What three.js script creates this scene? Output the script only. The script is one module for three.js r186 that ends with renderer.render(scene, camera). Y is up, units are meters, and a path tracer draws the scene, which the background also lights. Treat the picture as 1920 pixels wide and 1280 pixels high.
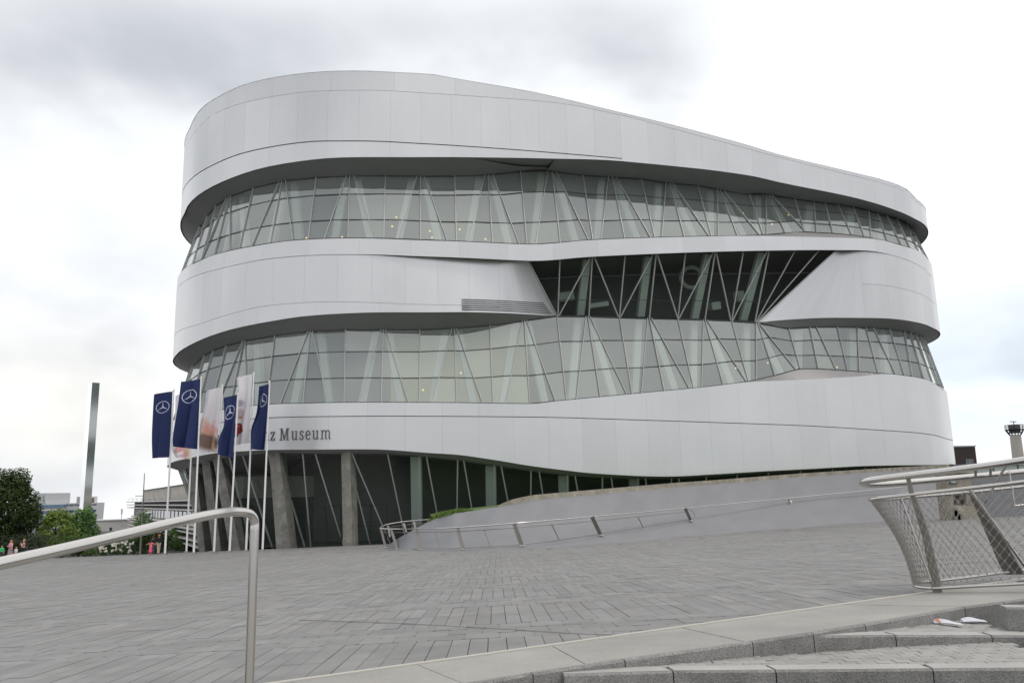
import * as THREE from 'three';
import { mergeGeometries, mergeVertices } from 'three/addons/utils/BufferGeometryUtils.js';
import { RoundedBoxGeometry } from 'three/addons/geometries/RoundedBoxGeometry.js';
import { TextGeometry } from 'three/addons/geometries/TextGeometry.js';
import { FontLoader } from 'three/addons/loaders/FontLoader.js';
import { MarchingCubes } from 'three/addons/objects/MarchingCubes.js';

// ───────────────────────── camera, sky, sun, exposure ─────────────────────────
const V3 = THREE.Vector3;
const scene = new THREE.Scene();
const F = 1550, EYE = 3.6, PITCH = Math.atan(1550 / 8370), ROLL = -1.22 * Math.PI / 180;
const camera = new THREE.PerspectiveCamera(2 * Math.atan(640 / F) * 180 / Math.PI, 1.5, 0.1, 4000);
camera.position.set(0, EYE, 0);
camera.rotation.set(PITCH, 0, ROLL, 'YXZ');
camera.updateMatrixWorld(true);
const renderer = new THREE.WebGLRenderer({ antialias: true });
renderer.toneMapping = THREE.LinearToneMapping;
renderer.toneMappingExposure = 1.07;
renderer.shadowMap.enabled = true;

let seed = 7;
const rnd = () => { seed = (seed * 1664525 + 1013904223) >>> 0; return seed / 4294967296; };
const rr = (a, b) => a + (b - a) * rnd();
const mix = (a, b, t) => a + (b - a) * t;
const clamp = (x, a = 0, b = 1) => Math.min(b, Math.max(a, x));
const sstep = (a, b, x) => { const t = clamp((x - a) / (b - a)); return t * t * (3 - 2 * t); };
// lattice noise
const hash = (x, y, z) => { let h = Math.imul(x, 374761393) ^ Math.imul(y, 668265263) ^ Math.imul(z, 2147483647 ^ 0x5bd1e995); h = Math.imul(h ^ (h >>> 13), 1274126177); return ((h ^ (h >>> 16)) >>> 0) / 4294967296; };
function noise3(x, y, z) {
  const xi = Math.floor(x), yi = Math.floor(y), zi = Math.floor(z), s = (t) => t * t * (3 - 2 * t), u = s(x - xi), v = s(y - yi), w = s(z - zi);
  const l = (k) => mix(mix(hash(xi, yi, zi + k), hash(xi + 1, yi, zi + k), u), mix(hash(xi, yi + 1, zi + k), hash(xi + 1, yi + 1, zi + k), u), v);
  return mix(l(0), l(1), w);
}
const fbm = (x, y, z, o = 5) => { let s = 0, a = 0.5, n = 0; for (let i = 0; i < o; i++) { s += a * noise3(x, y, z); n += a; a *= 0.5; x = x * 2.03 + 7.1; y = y * 2.03 + 3.7; z = z * 2.03 + 1.3; } return s / n; };

// line of sight through a point of the 1920 x 1280 survey photograph, used to measure where things stand
const ray = (px, py) => new V3((px - 960) / F, (640 - py) / F, -1).applyQuaternion(camera.quaternion);
const atD = (px, py, d) => { const r = ray(px, py), t = d / -r.z; return new V3(r.x * t, EYE + r.y * t, -d); };
const invQ = camera.quaternion.clone().invert();
const toPx = (p) => { const v = p.clone().sub(camera.position).applyQuaternion(invQ); return [960 + F * v.x / -v.z, 640 + F * v.y / v.z]; };

{ // overcast sky
  const w = 2048, h = 1024, data = new Float32Array(w * h * 4);
  const banks = [[230, 60, 380, 105, 0.5], [60, 130, 260, 90, 0.3], [430, 110, 220, 70, 0.3], [1140, 60, 260, 75, 0.42], [1270, 130, 110, 60, 0.3], [720, 60, 230, 90, 0.3], [110, 330, 260, 120, 0.15], [120, 560, 220, 140, 0.21], [120, 930, 300, 150, 0.26], [1880, 650, 260, 120, 0.16], [1870, 340, 180, 80, 0.04]]
    .map(([x, y, sx, sy, k]) => { const r = ray(x, y).normalize(); return [Math.atan2(r.x, -r.z), Math.asin(r.y), sx / F, sy / F, k]; });
  for (let j = 0; j < h; j++) for (let i = 0; i < w; i++) {
    const el = ((j + 0.5) / h - 0.5) * Math.PI, a = ((i + 0.5) / w - 0.5) * 2 * Math.PI;
    const c = Math.cos(el), x = c * Math.cos(a), y = Math.sin(el), z = c * Math.sin(a);
    const k = (j * w + i) * 4;
    if (y < -0.03) { data[k] = 0.93; data[k + 1] = 0.95; data[k + 2] = 0.97; data[k + 3] = 1; continue; }
    const q = 1 / (Math.max(y, 0) + 0.35), az = Math.atan2(x, -z);
    const wx = fbm(x * 2 + 5, y * 3, z * 2, 3) - 0.5;
    const n = fbm(x * q * 2.2 + wx * 1.2 + 3, y * 4 + wx, z * q * 2.2 + 9, 6), n2 = fbm(x * q * 5 + 13, y * 9 + wx * 2, z * q * 5, 5);
    let dark = sstep(0.45, 0.72, n) * 0.42 + sstep(0.46, 0.75, n2) * 0.2;
    const front = Math.exp(-((az / 1.0) ** 4)) * (c > 0 ? 1 : 0);
    dark *= 1 - 0.92 * front;
    for (const [ba, be, sa, se, s] of banks) {
      const da = (az - ba) / sa + wx * 1.6, de = (el - be) / se + (n2 - 0.5) * 1.4, e = da * da + de * de;
      if (e < 9) dark += s * Math.exp(-e * 0.8) * (0.85 + 1.2 * (n - 0.45) + 1.3 * (n2 - 0.45));
    }
    dark = 0.62 * (1 - Math.exp(-Math.max(0, dark) / 0.42));
    const L = 1.18 * (1 - dark), t = dark;
    data[k] = L * (1 - 0.07 * t - 0.01); data[k + 1] = L; data[k + 2] = L * (1 + 0.16 * t);
    { const da = (az - 0.52) / 0.16, de = (el - 0.13) / 0.13, bl = 0.11 * Math.exp(-da * da - de * de) * (0.6 + 0.8 * n2); data[k] *= 1 - bl; data[k + 1] *= 1 - 0.45 * bl; }
    const warm = Math.exp(-((az + 0.5) ** 2) / 0.02 - ((el - 0.1) ** 2) / 0.006) * 0.07; data[k] *= 1 + warm * 0.4; data[k + 2] *= 1 - warm;
    data[k + 3] = 1;
  }
  const sky = new THREE.DataTexture(data, w, h, THREE.RGBAFormat, THREE.FloatType);
  sky.mapping = THREE.EquirectangularReflectionMapping; sky.magFilter = THREE.LinearFilter; sky.wrapS = THREE.RepeatWrapping; sky.needsUpdate = true;
  scene.background = sky; scene.environment = sky;
}
const sun = new THREE.DirectionalLight(0xfff2e2, 1.35);
sun.position.set(70, 170, -30); sun.target.position.set(5, 0, -60);
sun.castShadow = true; sun.shadow.radius = 26; sun.shadow.mapSize.set(2048, 2048);
Object.assign(sun.shadow.camera, { left: -90, right: 90, top: 90, bottom: -90, near: 1, far: 300 });
scene.add(sun, sun.target);

// ───────────────────────── helpers ─────────────────────────
const used = new Map();
const numbered = (n) => { const k = used.get(n) ?? 0; used.set(n, k + 1); return k ? `${n}_${String(k).padStart(3, '0')}` : n; };
const shade = (m) => { m.castShadow = m.receiveShadow = true; return m; };
function tag(o, label, category, group, kind) { if (label) o.userData.label = label; if (category) o.userData.category = category; if (group) o.userData.group = group; if (kind) o.userData.kind = kind; return o; }
function thing(name, label, category, group) { const o = new THREE.Group(); o.name = numbered(name); scene.add(o); return tag(o, label, category, group); }
function part(name, geo, mat, parent) { const m = shade(new THREE.Mesh(Array.isArray(geo) ? merge(geo) : geo, mat)); m.name = parent === scene ? numbered(name) : name; parent.add(m); return m; }
function lone(name, geo, mat, label, category, group) { return tag(part(name, geo, mat, scene), label, category, group); }
function struct(name, geo, mat) { const m = part(name, geo, mat, scene); m.userData.kind = 'structure'; return m; }
function rebase(g, p) { g.position.copy(p); for (const c of g.children) c.position.sub(p); return g; }
const merge = (list) => { const l = list.map((g) => { g = g.index ? g.toNonIndexed() : g; for (const k of Object.keys(g.attributes)) if (!['position', 'normal', 'uv', 'color'].includes(k)) g.deleteAttribute(k); return g; });
  const hasC = l.some((g) => g.attributes.color); if (hasC) for (const g of l) if (!g.attributes.color) g.setAttribute('color', new THREE.BufferAttribute(new Float32Array(g.attributes.position.count * 3).fill(1), 3));
  for (const g of l) if (!g.attributes.uv) g.setAttribute('uv', new THREE.BufferAttribute(new Float32Array(g.attributes.position.count * 2), 2));
  return mergeGeometries(l); };
// uv in metres by the main direction of each face
function metricUV(g, k = 1) {
  if (g.index) g = g.toNonIndexed();
  const p = g.attributes.position, uv = new Float32Array(p.count * 2), a = new V3(), b = new V3(), c = new V3();
  for (let i = 0; i < p.count; i += 3) {
    a.fromBufferAttribute(p, i); b.fromBufferAttribute(p, i + 1); c.fromBufferAttribute(p, i + 2);
    const n = b.clone().sub(a).cross(c.clone().sub(a)), ax = Math.abs(n.x), ay = Math.abs(n.y), az = Math.abs(n.z);
    [a, b, c].forEach((v, j) => { const [u, w] = ay >= ax && ay >= az ? [v.x, v.z] : ax > az ? [v.z, v.y] : [v.x, v.y]; uv[(i + j) * 2] = u * k; uv[(i + j) * 2 + 1] = w * k; });
  }
  g.setAttribute('uv', new THREE.BufferAttribute(uv, 2)); return g;
}
function tri(verts, norms, uvs, cols) { // plain non-indexed geometry from V3 arrays
  const g = new THREE.BufferGeometry(); g.setAttribute('position', new THREE.BufferAttribute(new Float32Array(verts.flatMap((v) => [v.x, v.y, v.z])), 3));
  if (norms) g.setAttribute('normal', new THREE.BufferAttribute(new Float32Array(norms.flatMap((v) => [v.x, v.y, v.z])), 3)); else g.computeVertexNormals();
  if (uvs) g.setAttribute('uv', new THREE.BufferAttribute(new Float32Array(uvs.flat()), 2));
  if (cols) g.setAttribute('color', new THREE.BufferAttribute(new Float32Array(cols.flat()), 3));
  return g;
}
// grid surface from f(u, v) -> V3 ; smooth
function grid(f, nu, nv, fuv) {
  const pos = [], uv = [], idx = [];
  for (let j = 0; j <= nv; j++) for (let i = 0; i <= nu; i++) { const p = f(i / nu, j / nv); pos.push(p.x, p.y, p.z); const q = fuv ? fuv(i / nu, j / nv) : [i / nu, j / nv]; uv.push(q[0], q[1]); }
  for (let j = 0; j < nv; j++) for (let i = 0; i < nu; i++) { const a = j * (nu + 1) + i, b = a + 1, c = a + nu + 1, d = c + 1; idx.push(a, c, b, b, c, d); }
  const g = new THREE.BufferGeometry(); g.setAttribute('position', new THREE.Float32BufferAttribute(pos, 3)); g.setAttribute('uv', new THREE.Float32BufferAttribute(uv, 2)); g.setIndex(idx); g.computeVertexNormals(); return g;
}
// prism over a quad/polygon: top ring of points, thrown by `down`
function slabOf(top, down) {
  const v = [], n = top.length, bot = top.map((p) => p.clone().add(down));
  for (let i = 1; i < n - 1; i++) { v.push(top[0], top[i], top[i + 1]); v.push(bot[0], bot[i + 1], bot[i]); }
  for (let i = 0; i < n; i++) { const j = (i + 1) % n; v.push(top[i], bot[i], top[j], top[j], bot[i], bot[j]); }
  const g = tri(v); return metricUV(g);
}
// bar of width w (along side) and depth h (along up) between two points
function bar(a, b, w, h, up = new V3(0, 1, 0), taper = 1) {
  const d = b.clone().sub(a).normalize(), s = new V3().crossVectors(d, up).normalize(), u = new V3().crossVectors(s, d).normalize();
  const ring = (p, k) => [[-1, -1], [1, -1], [1, 1], [-1, 1]].map(([i, j]) => p.clone().addScaledVector(s, i * w / 2 * k).addScaledVector(u, j * h / 2 * k));
  const A = ring(a, 1), B = ring(b, taper), v = [];
  for (let i = 0; i < 4; i++) { const j = (i + 1) % 4; v.push(A[i], A[j], B[i], A[j], B[j], B[i]); }
  v.push(A[0], A[2], A[1], A[0], A[3], A[2], B[0], B[1], B[2], B[0], B[2], B[3]);
  return tri(v);
}
const tube = (pts, r, n = 8, seg) => new THREE.TubeGeometry(new THREE.CatmullRomCurve3(pts, false, 'centripetal'), seg ?? Math.max(2, (pts.length - 1) * 6), r, n, false);
function rod(a, b, r0, r1 = r0, n = 10) { const d = b.clone().sub(a), g = new THREE.CylinderGeometry(r1, r0, d.length(), n); g.applyQuaternion(new THREE.Quaternion().setFromUnitVectors(new V3(0, 1, 0), d.clone().normalize())); g.translate((a.x + b.x) / 2, (a.y + b.y) / 2, (a.z + b.z) / 2); return g; }
const box = (x0, x1, y0, y1, z0, z1) => { const g = new THREE.BoxGeometry(x1 - x0, y1 - y0, z1 - z0); g.translate((x0 + x1) / 2, (y0 + y1) / 2, (z0 + z1) / 2); return metricUV(g); };

// tiling noise textures: f(u, v, tile noise) -> grey 0..1
function texGrey(size, f, srgb = false) {
  const d = new Uint8Array(size * size * 4);
  for (let j = 0; j < size; j++) for (let i = 0; i < size; i++) { const g = clamp(f(i / size, j / size)) * 255, k = (j * size + i) * 4; d[k] = d[k + 1] = d[k + 2] = g; d[k + 3] = 255; }
  const t = new THREE.DataTexture(d, size, size); t.wrapS = t.wrapT = THREE.RepeatWrapping; t.magFilter = THREE.LinearFilter; if (srgb) t.colorSpace = THREE.SRGBColorSpace; t.needsUpdate = true; return t;
}
const tileN = (u, v, p, z = 0) => { const x = u * p, y = v * p, xi = Math.floor(x), yi = Math.floor(y), s = (t) => t * t * (3 - 2 * t), a = s(x - xi), b = s(y - yi), m = (q) => ((q % p) + p) % p; return mix(mix(hash(m(xi), m(yi), z), hash(m(xi + 1), m(yi), z), a), mix(hash(m(xi), m(yi + 1), z), hash(m(xi + 1), m(yi + 1), z), a), b); };
const tileF = (u, v, p, o, z = 0) => { let s = 0, a = 0.5, n = 0; for (let i = 0; i < o; i++) { s += a * tileN(u, v, p, z + i); n += a; a *= 0.55; p *= 2; } return s / n; };
const texSpeck = texGrey(512, (u, v) => { const f = tileF(u, v, 128, 2), c = tileF(u, v, 8, 4, 9), g = tileN(u, v, 256, 4); return 0.62 + 0.42 * (f - 0.5) + 0.3 * (c - 0.5) + (g > 0.86 ? 0.26 : g < 0.16 ? -0.3 : 0); });
const texConc = texGrey(512, (u, v) => 0.8 + 0.34 * (tileF(u, v, 4, 6) - 0.5) + 0.12 * (tileN(u, v, 200, 3) - 0.5));
const texStain = texGrey(512, (u, v) => 0.72 + 0.75 * (tileF(u, v, 6, 6, 2) - 0.5) + 0.3 * (tileF(u, v, 40, 3, 8) - 0.5));
const texStreak = texGrey(512, (u, v) => 0.95 + 0.028 * (tileF(u, v * 0.0 + Math.floor(v * 2) * 0.5, 64, 3, 5) - 0.5) + 0.1 * (tileF(u, v, 5, 4, 1) - 0.5));
const texSmooth = texGrey(256, (u, v) => 0.9 + 0.2 * (tileF(u, v, 5, 5, 6) - 0.5));
const rep = (t, x, y = x) => { const c = t.clone(); c.repeat.set(x, y); c.needsUpdate = true; return c; };
const std = (r, g, b, o = {}) => { const { roughness = 0.7, metalness = 0, ...x } = o; const m = new THREE.MeshStandardMaterial({ roughness, metalness, ...x }); m.color.setRGB(r, g, b); return m; };
const phys = (r, g, b, o = {}) => { const m = new THREE.MeshPhysicalMaterial(o); m.color.setRGB(r, g, b); return m; };

const M = {
  panel: [0.618, 0.64, 0.628, 0.633, 0.607].map((k) => std(k, k * 1.008, k * 1.03, { metalness: 0.55, roughness: 0.3, map: rep(texStreak, 0.03, 0.05), side: THREE.DoubleSide })),
  backing: std(0.22, 0.22, 0.225, { roughness: 0.6, side: THREE.DoubleSide }),
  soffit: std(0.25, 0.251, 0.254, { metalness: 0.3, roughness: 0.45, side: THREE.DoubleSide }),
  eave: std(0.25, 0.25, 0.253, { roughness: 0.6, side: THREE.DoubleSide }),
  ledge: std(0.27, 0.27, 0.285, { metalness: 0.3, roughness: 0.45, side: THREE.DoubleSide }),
  glass: phys(0.72, 0.8, 0.765, { transmission: 0.94, thickness: 0, ior: 2.1, roughness: 0, metalness: 0.15, side: THREE.DoubleSide }),
  glassB: phys(0.7, 0.78, 0.73, { transmission: 0.93, thickness: 0, ior: 2.25, roughness: 0, metalness: 0.19, side: THREE.DoubleSide }),
  glassClear: phys(0.72, 0.8, 0.765, { transmission: 1, thickness: 0, ior: 1.5, roughness: 0, metalness: 0, side: THREE.DoubleSide }),
  mullion: std(0.42, 0.43, 0.42, { metalness: 0.3, roughness: 0.4 }),
  gasket: std(0.025, 0.028, 0.028, { roughness: 0.5 }),
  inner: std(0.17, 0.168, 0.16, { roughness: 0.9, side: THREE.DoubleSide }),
  warm: std(0.85, 0.76, 0.46, { roughness: 0.9, side: THREE.DoubleSide }),  // cream that imitates warm cloud reflections and interior tone in the glass
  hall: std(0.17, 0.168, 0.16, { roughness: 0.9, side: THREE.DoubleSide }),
  column: std(0.6, 0.6, 0.57, { roughness: 0.85 }),
  pillar: std(0.31, 0.3, 0.27, { roughness: 0.9, map: rep(texStain, 0.35), bumpMap: rep(texStain, 0.5), bumpScale: 0.01 }),
  rearglass: std(0.06, 0.08, 0.08, { roughness: 0.1, side: THREE.DoubleSide }),
  letter: std(0.1, 0.1, 0.105, { roughness: 0.5 }),
  steel: std(0.56, 0.54, 0.52, { metalness: 1, roughness: 0.24, bumpMap: rep(texSmooth, 3), bumpScale: 0.0004 }),
  steelDark: std(0.25, 0.235, 0.215, { metalness: 0.9, roughness: 0.5 }),
  wire: std(0.34, 0.32, 0.3, { metalness: 0.7, roughness: 0.5 }),
  white: std(0.78, 0.78, 0.78, { roughness: 0.4 }),
  conc: std(0.335, 0.331, 0.316, { roughness: 0.92, map: rep(texConc, 0.45), bumpMap: rep(texConc, 1.2), bumpScale: 0.004 }),
  concStain: std(0.4, 0.37, 0.3, { roughness: 0.95, map: rep(texStain, 0.5), bumpMap: rep(texStain, 0.9), bumpScale: 0.02 }),
  greyWall: std(0.205, 0.211, 0.228, { roughness: 0.75, map: rep(texSmooth, 0.12), side: THREE.DoubleSide }),
  granite: [0.31, 0.36, 0.33].map((k) => std(k * 1.01, k, k * 0.985, { roughness: 0.9, map: rep(texSpeck, 1.1), bumpMap: rep(texSpeck, 1.1), bumpScale: 0.008 })),
  cobble: [0.34, 0.4, 0.37].map((k) => std(k, k * 0.99, k * 0.965, { roughness: 0.95, map: rep(texConc, 1.1) })),
  paver: [0.222, 0.241, 0.255, 0.232].map((k) => std(k, k * 1.005, k * 1.02, { roughness: 0.85, map: rep(texConc, 0.9) })),
  paverV: std(1, 1, 1, { roughness: 0.85, vertexColors: true, map: rep(texConc, 0.9) }),
  bed: std(0.035, 0.035, 0.034, { roughness: 1 }),
  asphalt: std(0.07, 0.07, 0.07, { roughness: 0.95, map: rep(texConc, 0.2) }),
  grass: std(0.07, 0.12, 0.03, { roughness: 1, side: THREE.DoubleSide }),
  iron: std(0.05, 0.048, 0.045, { roughness: 0.7, metalness: 0.5 }),
};

// ───────────────────────── ground shape ─────────────────────────
const H0 = 0.87;
const gy = (x, z) => { const d = -z, b = 0.0245 * x + 0.0045 * Math.sqrt(x * x + 25) - 0.0225; return EYE - H0 - 0.038 * d + b - 0.0035 * Math.max(0, d - 66) ** 1.5; };
function onGround(px, py, lift = 0) { const r = ray(px, py); let lo = 0.5, hi = 400; for (let i = 0; i < 4000; i++) { const t = 0.5 + i * 0.1; if (EYE + r.y * t < gy(r.x * t, r.z * t) + lift) { hi = t; lo = t - 0.1; break; } } for (let i = 0; i < 30; i++) { const m = (lo + hi) / 2; if (EYE + r.y * m < gy(r.x * m, r.z * m) + lift) hi = m; else lo = m; } return new V3(r.x * lo, EYE + r.y * lo, r.z * lo); }
const onLevel = (px, py, y) => { const r = ray(px, py), t = (y - EYE) / r.y; return new V3(r.x * t, y, r.z * t); };

struct('ground', grid((u, v) => { const r = 2400 * v * v, a = u * Math.PI * 2; return new V3(r * Math.cos(a), -1.6 - 0.042 * Math.max(0, r - 160), -60 + r * Math.sin(a)); }, 72, 40), M.asphalt); // a plateau that falls away into the valley

// ───────────────────────── the museum building ─────────────────────────
// plan: rounded triangle round three lobes
const LOBES = [[-14.6, -85, 19.25], [32.65, -93.2, 14.6], [13, -122, 16]];
const outline = [];
{
  const nrm = LOBES.map(([x, z, r], i) => { const [x2, z2, r2] = LOBES[(i + 1) % 3], D = Math.hypot(x2 - x, z2 - z), ex = (x2 - x) / D, ez = (z2 - z) / D, c = (r - r2) / D, s = Math.sqrt(1 - c * c); return [ex * c - ez * s, ez * c + ex * s]; });
  let s = 0, last = null;
  const add = (x, z, nx, nz) => { if (last) s += Math.hypot(x - last[0], z - last[1]); if (!last || Math.hypot(x - last[0], z - last[1]) > 1e-6) outline.push({ s, x, z, nx, nz }); last = [x, z]; };
  for (let i = 0; i < 3; i++) {
    const [x, z, r] = LOBES[i], a = nrm[(i + 2) % 3], b = nrm[i]; let t0 = Math.atan2(a[1], a[0]), t1 = Math.atan2(b[1], b[0]); while (t1 > t0) t1 -= 2 * Math.PI;
    const n = Math.ceil((t0 - t1) * r / 0.3);
    for (let k = 0; k <= n; k++) { const t = mix(t0, t1, k / n); add(x + r * Math.cos(t), z + r * Math.sin(t), Math.cos(t), Math.sin(t)); }
    const [x2, z2, r2] = LOBES[(i + 1) % 3], p = [x + r * b[0], z + r * b[1]], q = [x2 + r2 * b[0], z2 + r2 * b[1]], m = Math.ceil(Math.hypot(q[0] - p[0], q[1] - p[1]) / 0.5);
    for (let k = 1; k < m; k++) add(mix(p[0], q[0], k / m), mix(p[1], q[1], k / m), b[0], b[1]);
  }
  const f = outline[0]; s += Math.hypot(f.x - last[0], f.z - last[1]); outline.push({ ...f, s });
}
const LEN = outline[outline.length - 1].s;
function plan(s) { s = ((s % LEN) + LEN) % LEN; let a = 0, b = outline.length - 1; while (b - a > 1) { const m = (a + b) >> 1; if (outline[m].s <= s) a = m; else b = m; } const p = outline[a], q = outline[b], t = (s - p.s) / (q.s - p.s || 1); let nx = mix(p.nx, q.nx, t), nz = mix(p.nz, q.nz, t); const l = Math.hypot(nx, nz); return { x: mix(p.x, q.x, t), z: mix(p.z, q.z, t), nx: nx / l, nz: nz / l }; }
const skin = (s, y, i) => { const p = plan(s); return new V3(p.x - p.nx * i, y, p.z - p.nz * i); };
// where a line of sight meets the upright skin set back by `i`
function hit(px, py, i) {
  const r = ray(px, py); let best = null;
  for (let k = 0; k < outline.length - 1; k++) {
    const p = outline[k], q = outline[k + 1], ax = p.x - p.nx * i, az = p.z - p.nz * i, bx = q.x - q.nx * i, bz = q.z - q.nz * i;
    const ca = ax * r.z - az * r.x, cb = bx * r.z - bz * r.x;
    if (ca * cb > 0 || p.nx * ax + p.nz * az > 0) continue;
    const t = ca / (ca - cb || 1), x = mix(ax, bx, t), z = mix(az, bz, t), d = -z;
    if (d > 0 && (!best || d < best.d)) best = { d, s: mix(p.s, q.s, t), y: EYE + r.y * (z / r.z), i };
  }
  if (!best) console.log('no hit', px, py, i);
  return best;
}
let SL = 1e9, SR = -1e9; for (const p of outline) if (p.nx * p.x + p.nz * p.z < 0) { SL = Math.min(SL, p.s); SR = Math.max(SR, p.s); }
// an edge of the facade: knots measured at survey points, smooth between, carried round the back
class Edge {
  constructor(pts, i0 = 0) {
    const k = pts.map(([px, py, i = i0]) => hit(px, py, i)).filter(Boolean).sort((a, b) => a.s - b.s);
    const A = k[0], B = k[k.length - 1];
    if (A.s > SL + 1) k.unshift({ ...A, s: SL - 3 }); else k.unshift({ ...A, s: A.s - 6 });
    k.push({ ...B, s: Math.max(B.s + 6, SR + 4) });
    const a = k[0], b = k[k.length - 1];
    k.unshift({ ...b, s: b.s - LEN }); k.push({ ...a, s: a.s + LEN });
    this.k = k;
    this.ty = this.tan('y'); this.ti = this.tan('i');
  }
  tan(f) { const k = this.k, n = k.length, d = [], m = []; for (let j = 0; j < n - 1; j++) d.push((k[j + 1][f] - k[j][f]) / Math.max(1e-6, k[j + 1].s - k[j].s)); for (let j = 0; j < n; j++) { if (j === 0 || j === n - 1) m.push(0); else if (d[j - 1] * d[j] <= 0) m.push(0); else { const h0 = k[j].s - k[j - 1].s, h1 = k[j + 1].s - k[j].s, w1 = 2 * h1 + h0, w2 = h1 + 2 * h0; m.push((w1 + w2) / (w1 / d[j - 1] + w2 / d[j])); } } return m; }
  at(s) { const k = this.k; let j = 0; while (j < k.length - 2 && k[j + 1].s < s) j++; const a = k[j], b = k[j + 1], h = Math.max(1e-6, b.s - a.s), t = clamp((s - a.s) / h), t2 = t * t, t3 = t2 * t; const H = (f, T) => a[f] * (2 * t3 - 3 * t2 + 1) + b[f] * (-2 * t3 + 3 * t2) + h * (T[j] * (t3 - 2 * t2 + t) + T[j + 1] * (t3 - t2)); return { s, y: H('y', this.ty), i: H('i', this.ti) }; }
  p(s) { const q = this.at(s); return skin(s, q.y, q.i); }
  sAt(px) { let prev = null; for (let s = SL; s <= SR; s += 0.1) { const x = toPx(this.p(s))[0]; if (prev !== null && prev <= px && x >= px) return s; prev = x; } return px < 960 ? SL : SR; }
}
const shift = (e, dy = 0, di = 0) => ({ at: (s) => { const q = e.at(s); return { s, y: q.y + dy, i: q.i + di }; }, p: (s) => { const q = e.at(s); return skin(s, q.y + dy, q.i + di); } });
// patch of skin between two edges; corners in s along the upper and the lower edge
const lay = (A, B, a0, a1, b0, b1) => (u, v, out = 0) => { const p = A.at(mix(a0, a1, u)), q = B.at(mix(b0, b1, u)); return skin(mix(p.s, q.s, v), mix(p.y, q.y, v), mix(p.i, q.i, v) - out); };
const sheet = (A, B, a0, a1, b0 = a0, b1 = a1, nv = 1, out = 0) => { const f = lay(A, B, a0, a1, b0, b1); return grid((u, v) => f(u, v, out), Math.max(2, Math.ceil(Math.max(Math.abs(a1 - a0), Math.abs(b1 - b0)) / 0.7)), nv, (u, v) => [mix(a0, a1, u), v]); };
// one cladding panel: a bent tray standing proud of its backing, with its own joints
function panelGeo(f, u0, u1, v0, v1, n, wide, high) {
  const g = 0.0032, gu = g / wide, gv = g / high, pos = [], nor = [], uv = [];
  const U = (k) => mix(u0 + gu * (u1 - u0), u1 - gu * (u1 - u0), k / n), a = v0 + gv * (v1 - v0), b = v1 - gv * (v1 - v0), th = 0.09;
  const N = (u, v) => { const e = 1e-3, x = f(Math.min(u + e, 1), v).sub(f(Math.max(u - e, 0), v)), y = f(u, Math.max(v - e, 0)).sub(f(u, Math.min(v + e, 1))); return x.cross(y).normalize(); };
  const push = (...q) => q.forEach(([p, m, w]) => { pos.push(p); nor.push(m); uv.push(w); });
  for (let k = 0; k < n; k++) {
    const c = [[U(k), a], [U(k + 1), a], [U(k + 1), b], [U(k), b]].map(([u, v]) => { const p = f(u, v), m = N(u, v); return [p, m, [u * 100, p.y]]; });
    push(c[0], c[3], c[1], c[1], c[3], c[2]);
    for (const [i, j, s] of [[0, 1, 1], [3, 2, -1]]) { const p = c[i], q = c[j], m = new V3(0, s, 0), P = p[0].clone().addScaledVector(p[1], -th), Q = q[0].clone().addScaledVector(q[1], -th); push([p[0], m, p[2]], [q[0], m, q[2]], [P, m, p[2]], [q[0], m, q[2]], [Q, m, q[2]], [P, m, p[2]]); }
    for (const [i, j, on] of [[0, 3, k === 0], [1, 2, k === n - 1]]) if (on) { const p = c[i], q = c[j], m = p[0].clone().sub(c[i ? 0 : 1][0]).normalize(), P = p[0].clone().addScaledVector(p[1], -th), Q = q[0].clone().addScaledVector(q[1], -th); push([p[0], m, p[2]], [P, m, p[2]], [q[0], m, q[2]], [q[0], m, q[2]], [P, m, p[2]], [Q, m, q[2]]); }
  }
  return tri(pos, nor, uv);
}
function clad(parent, A, B, a0, a1, b0 = a0, b1 = a1, pitch = 2.7, tilt = 0) {
  const f = lay(A, B, a0, a1, b0, b1), L = Math.max(Math.abs(a1 - a0), Math.abs(b1 - b0)), n = Math.max(1, Math.round(L / pitch));
  for (let k = 0; k < n; k++) { const h = f((k + 0.5) / n, 0).distanceTo(f((k + 0.5) / n, 1)); if (h < 0.12) continue; part('cladding_panel', panelGeo(f, k / n, (k + 1) / n, 0, 1, 4, L / n, h), M.panel[Math.floor(rnd() * M.panel.length)], parent); }
}

const museum = thing('museum_building', 'large silver grey museum building with curved metal bands and slanted glazing', 'building');
const E = {};
E.T1 = new Edge([[356, 240], [359, 231], [383, 198], [413, 179], [466, 156], [526, 143], [627, 133], [716, 134], [817, 140], [840, 144.5], [988, 170], [1161, 210], [1285, 240], [1400, 271], [1460, 289], [1567, 315], [1656, 337], [1701, 355], [1722, 376]]);
E.t1 = new Edge([[357, 259], [374, 236.6], [401, 213], [437, 198], [484, 186], [517, 179.6], [585, 171], [644, 169], [750, 171], [860, 178], [1040, 192], [1161, 215], [1285, 247], [1460, 294], [1567, 321], [1656, 343], [1700, 361], [1722, 381]]);
E.L1 = new Edge([[349, 345], [389, 314], [454, 287], [514, 274], [585, 265], [644, 264], [740, 266], [860, 273], [1000, 283], [1166, 297]]);
E.B1 = new Edge([[344, 402], [347, 393], [359, 376], [389, 354], [430, 334.6], [490, 315], [555, 303], [620, 296], [686, 294.5], [860, 294.5], [1024, 297], [1166, 302], [1300, 315], [1400, 328], [1469, 343], [1597, 369], [1686, 396], [1722, 413]]);
const HI = 1.6;
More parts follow.
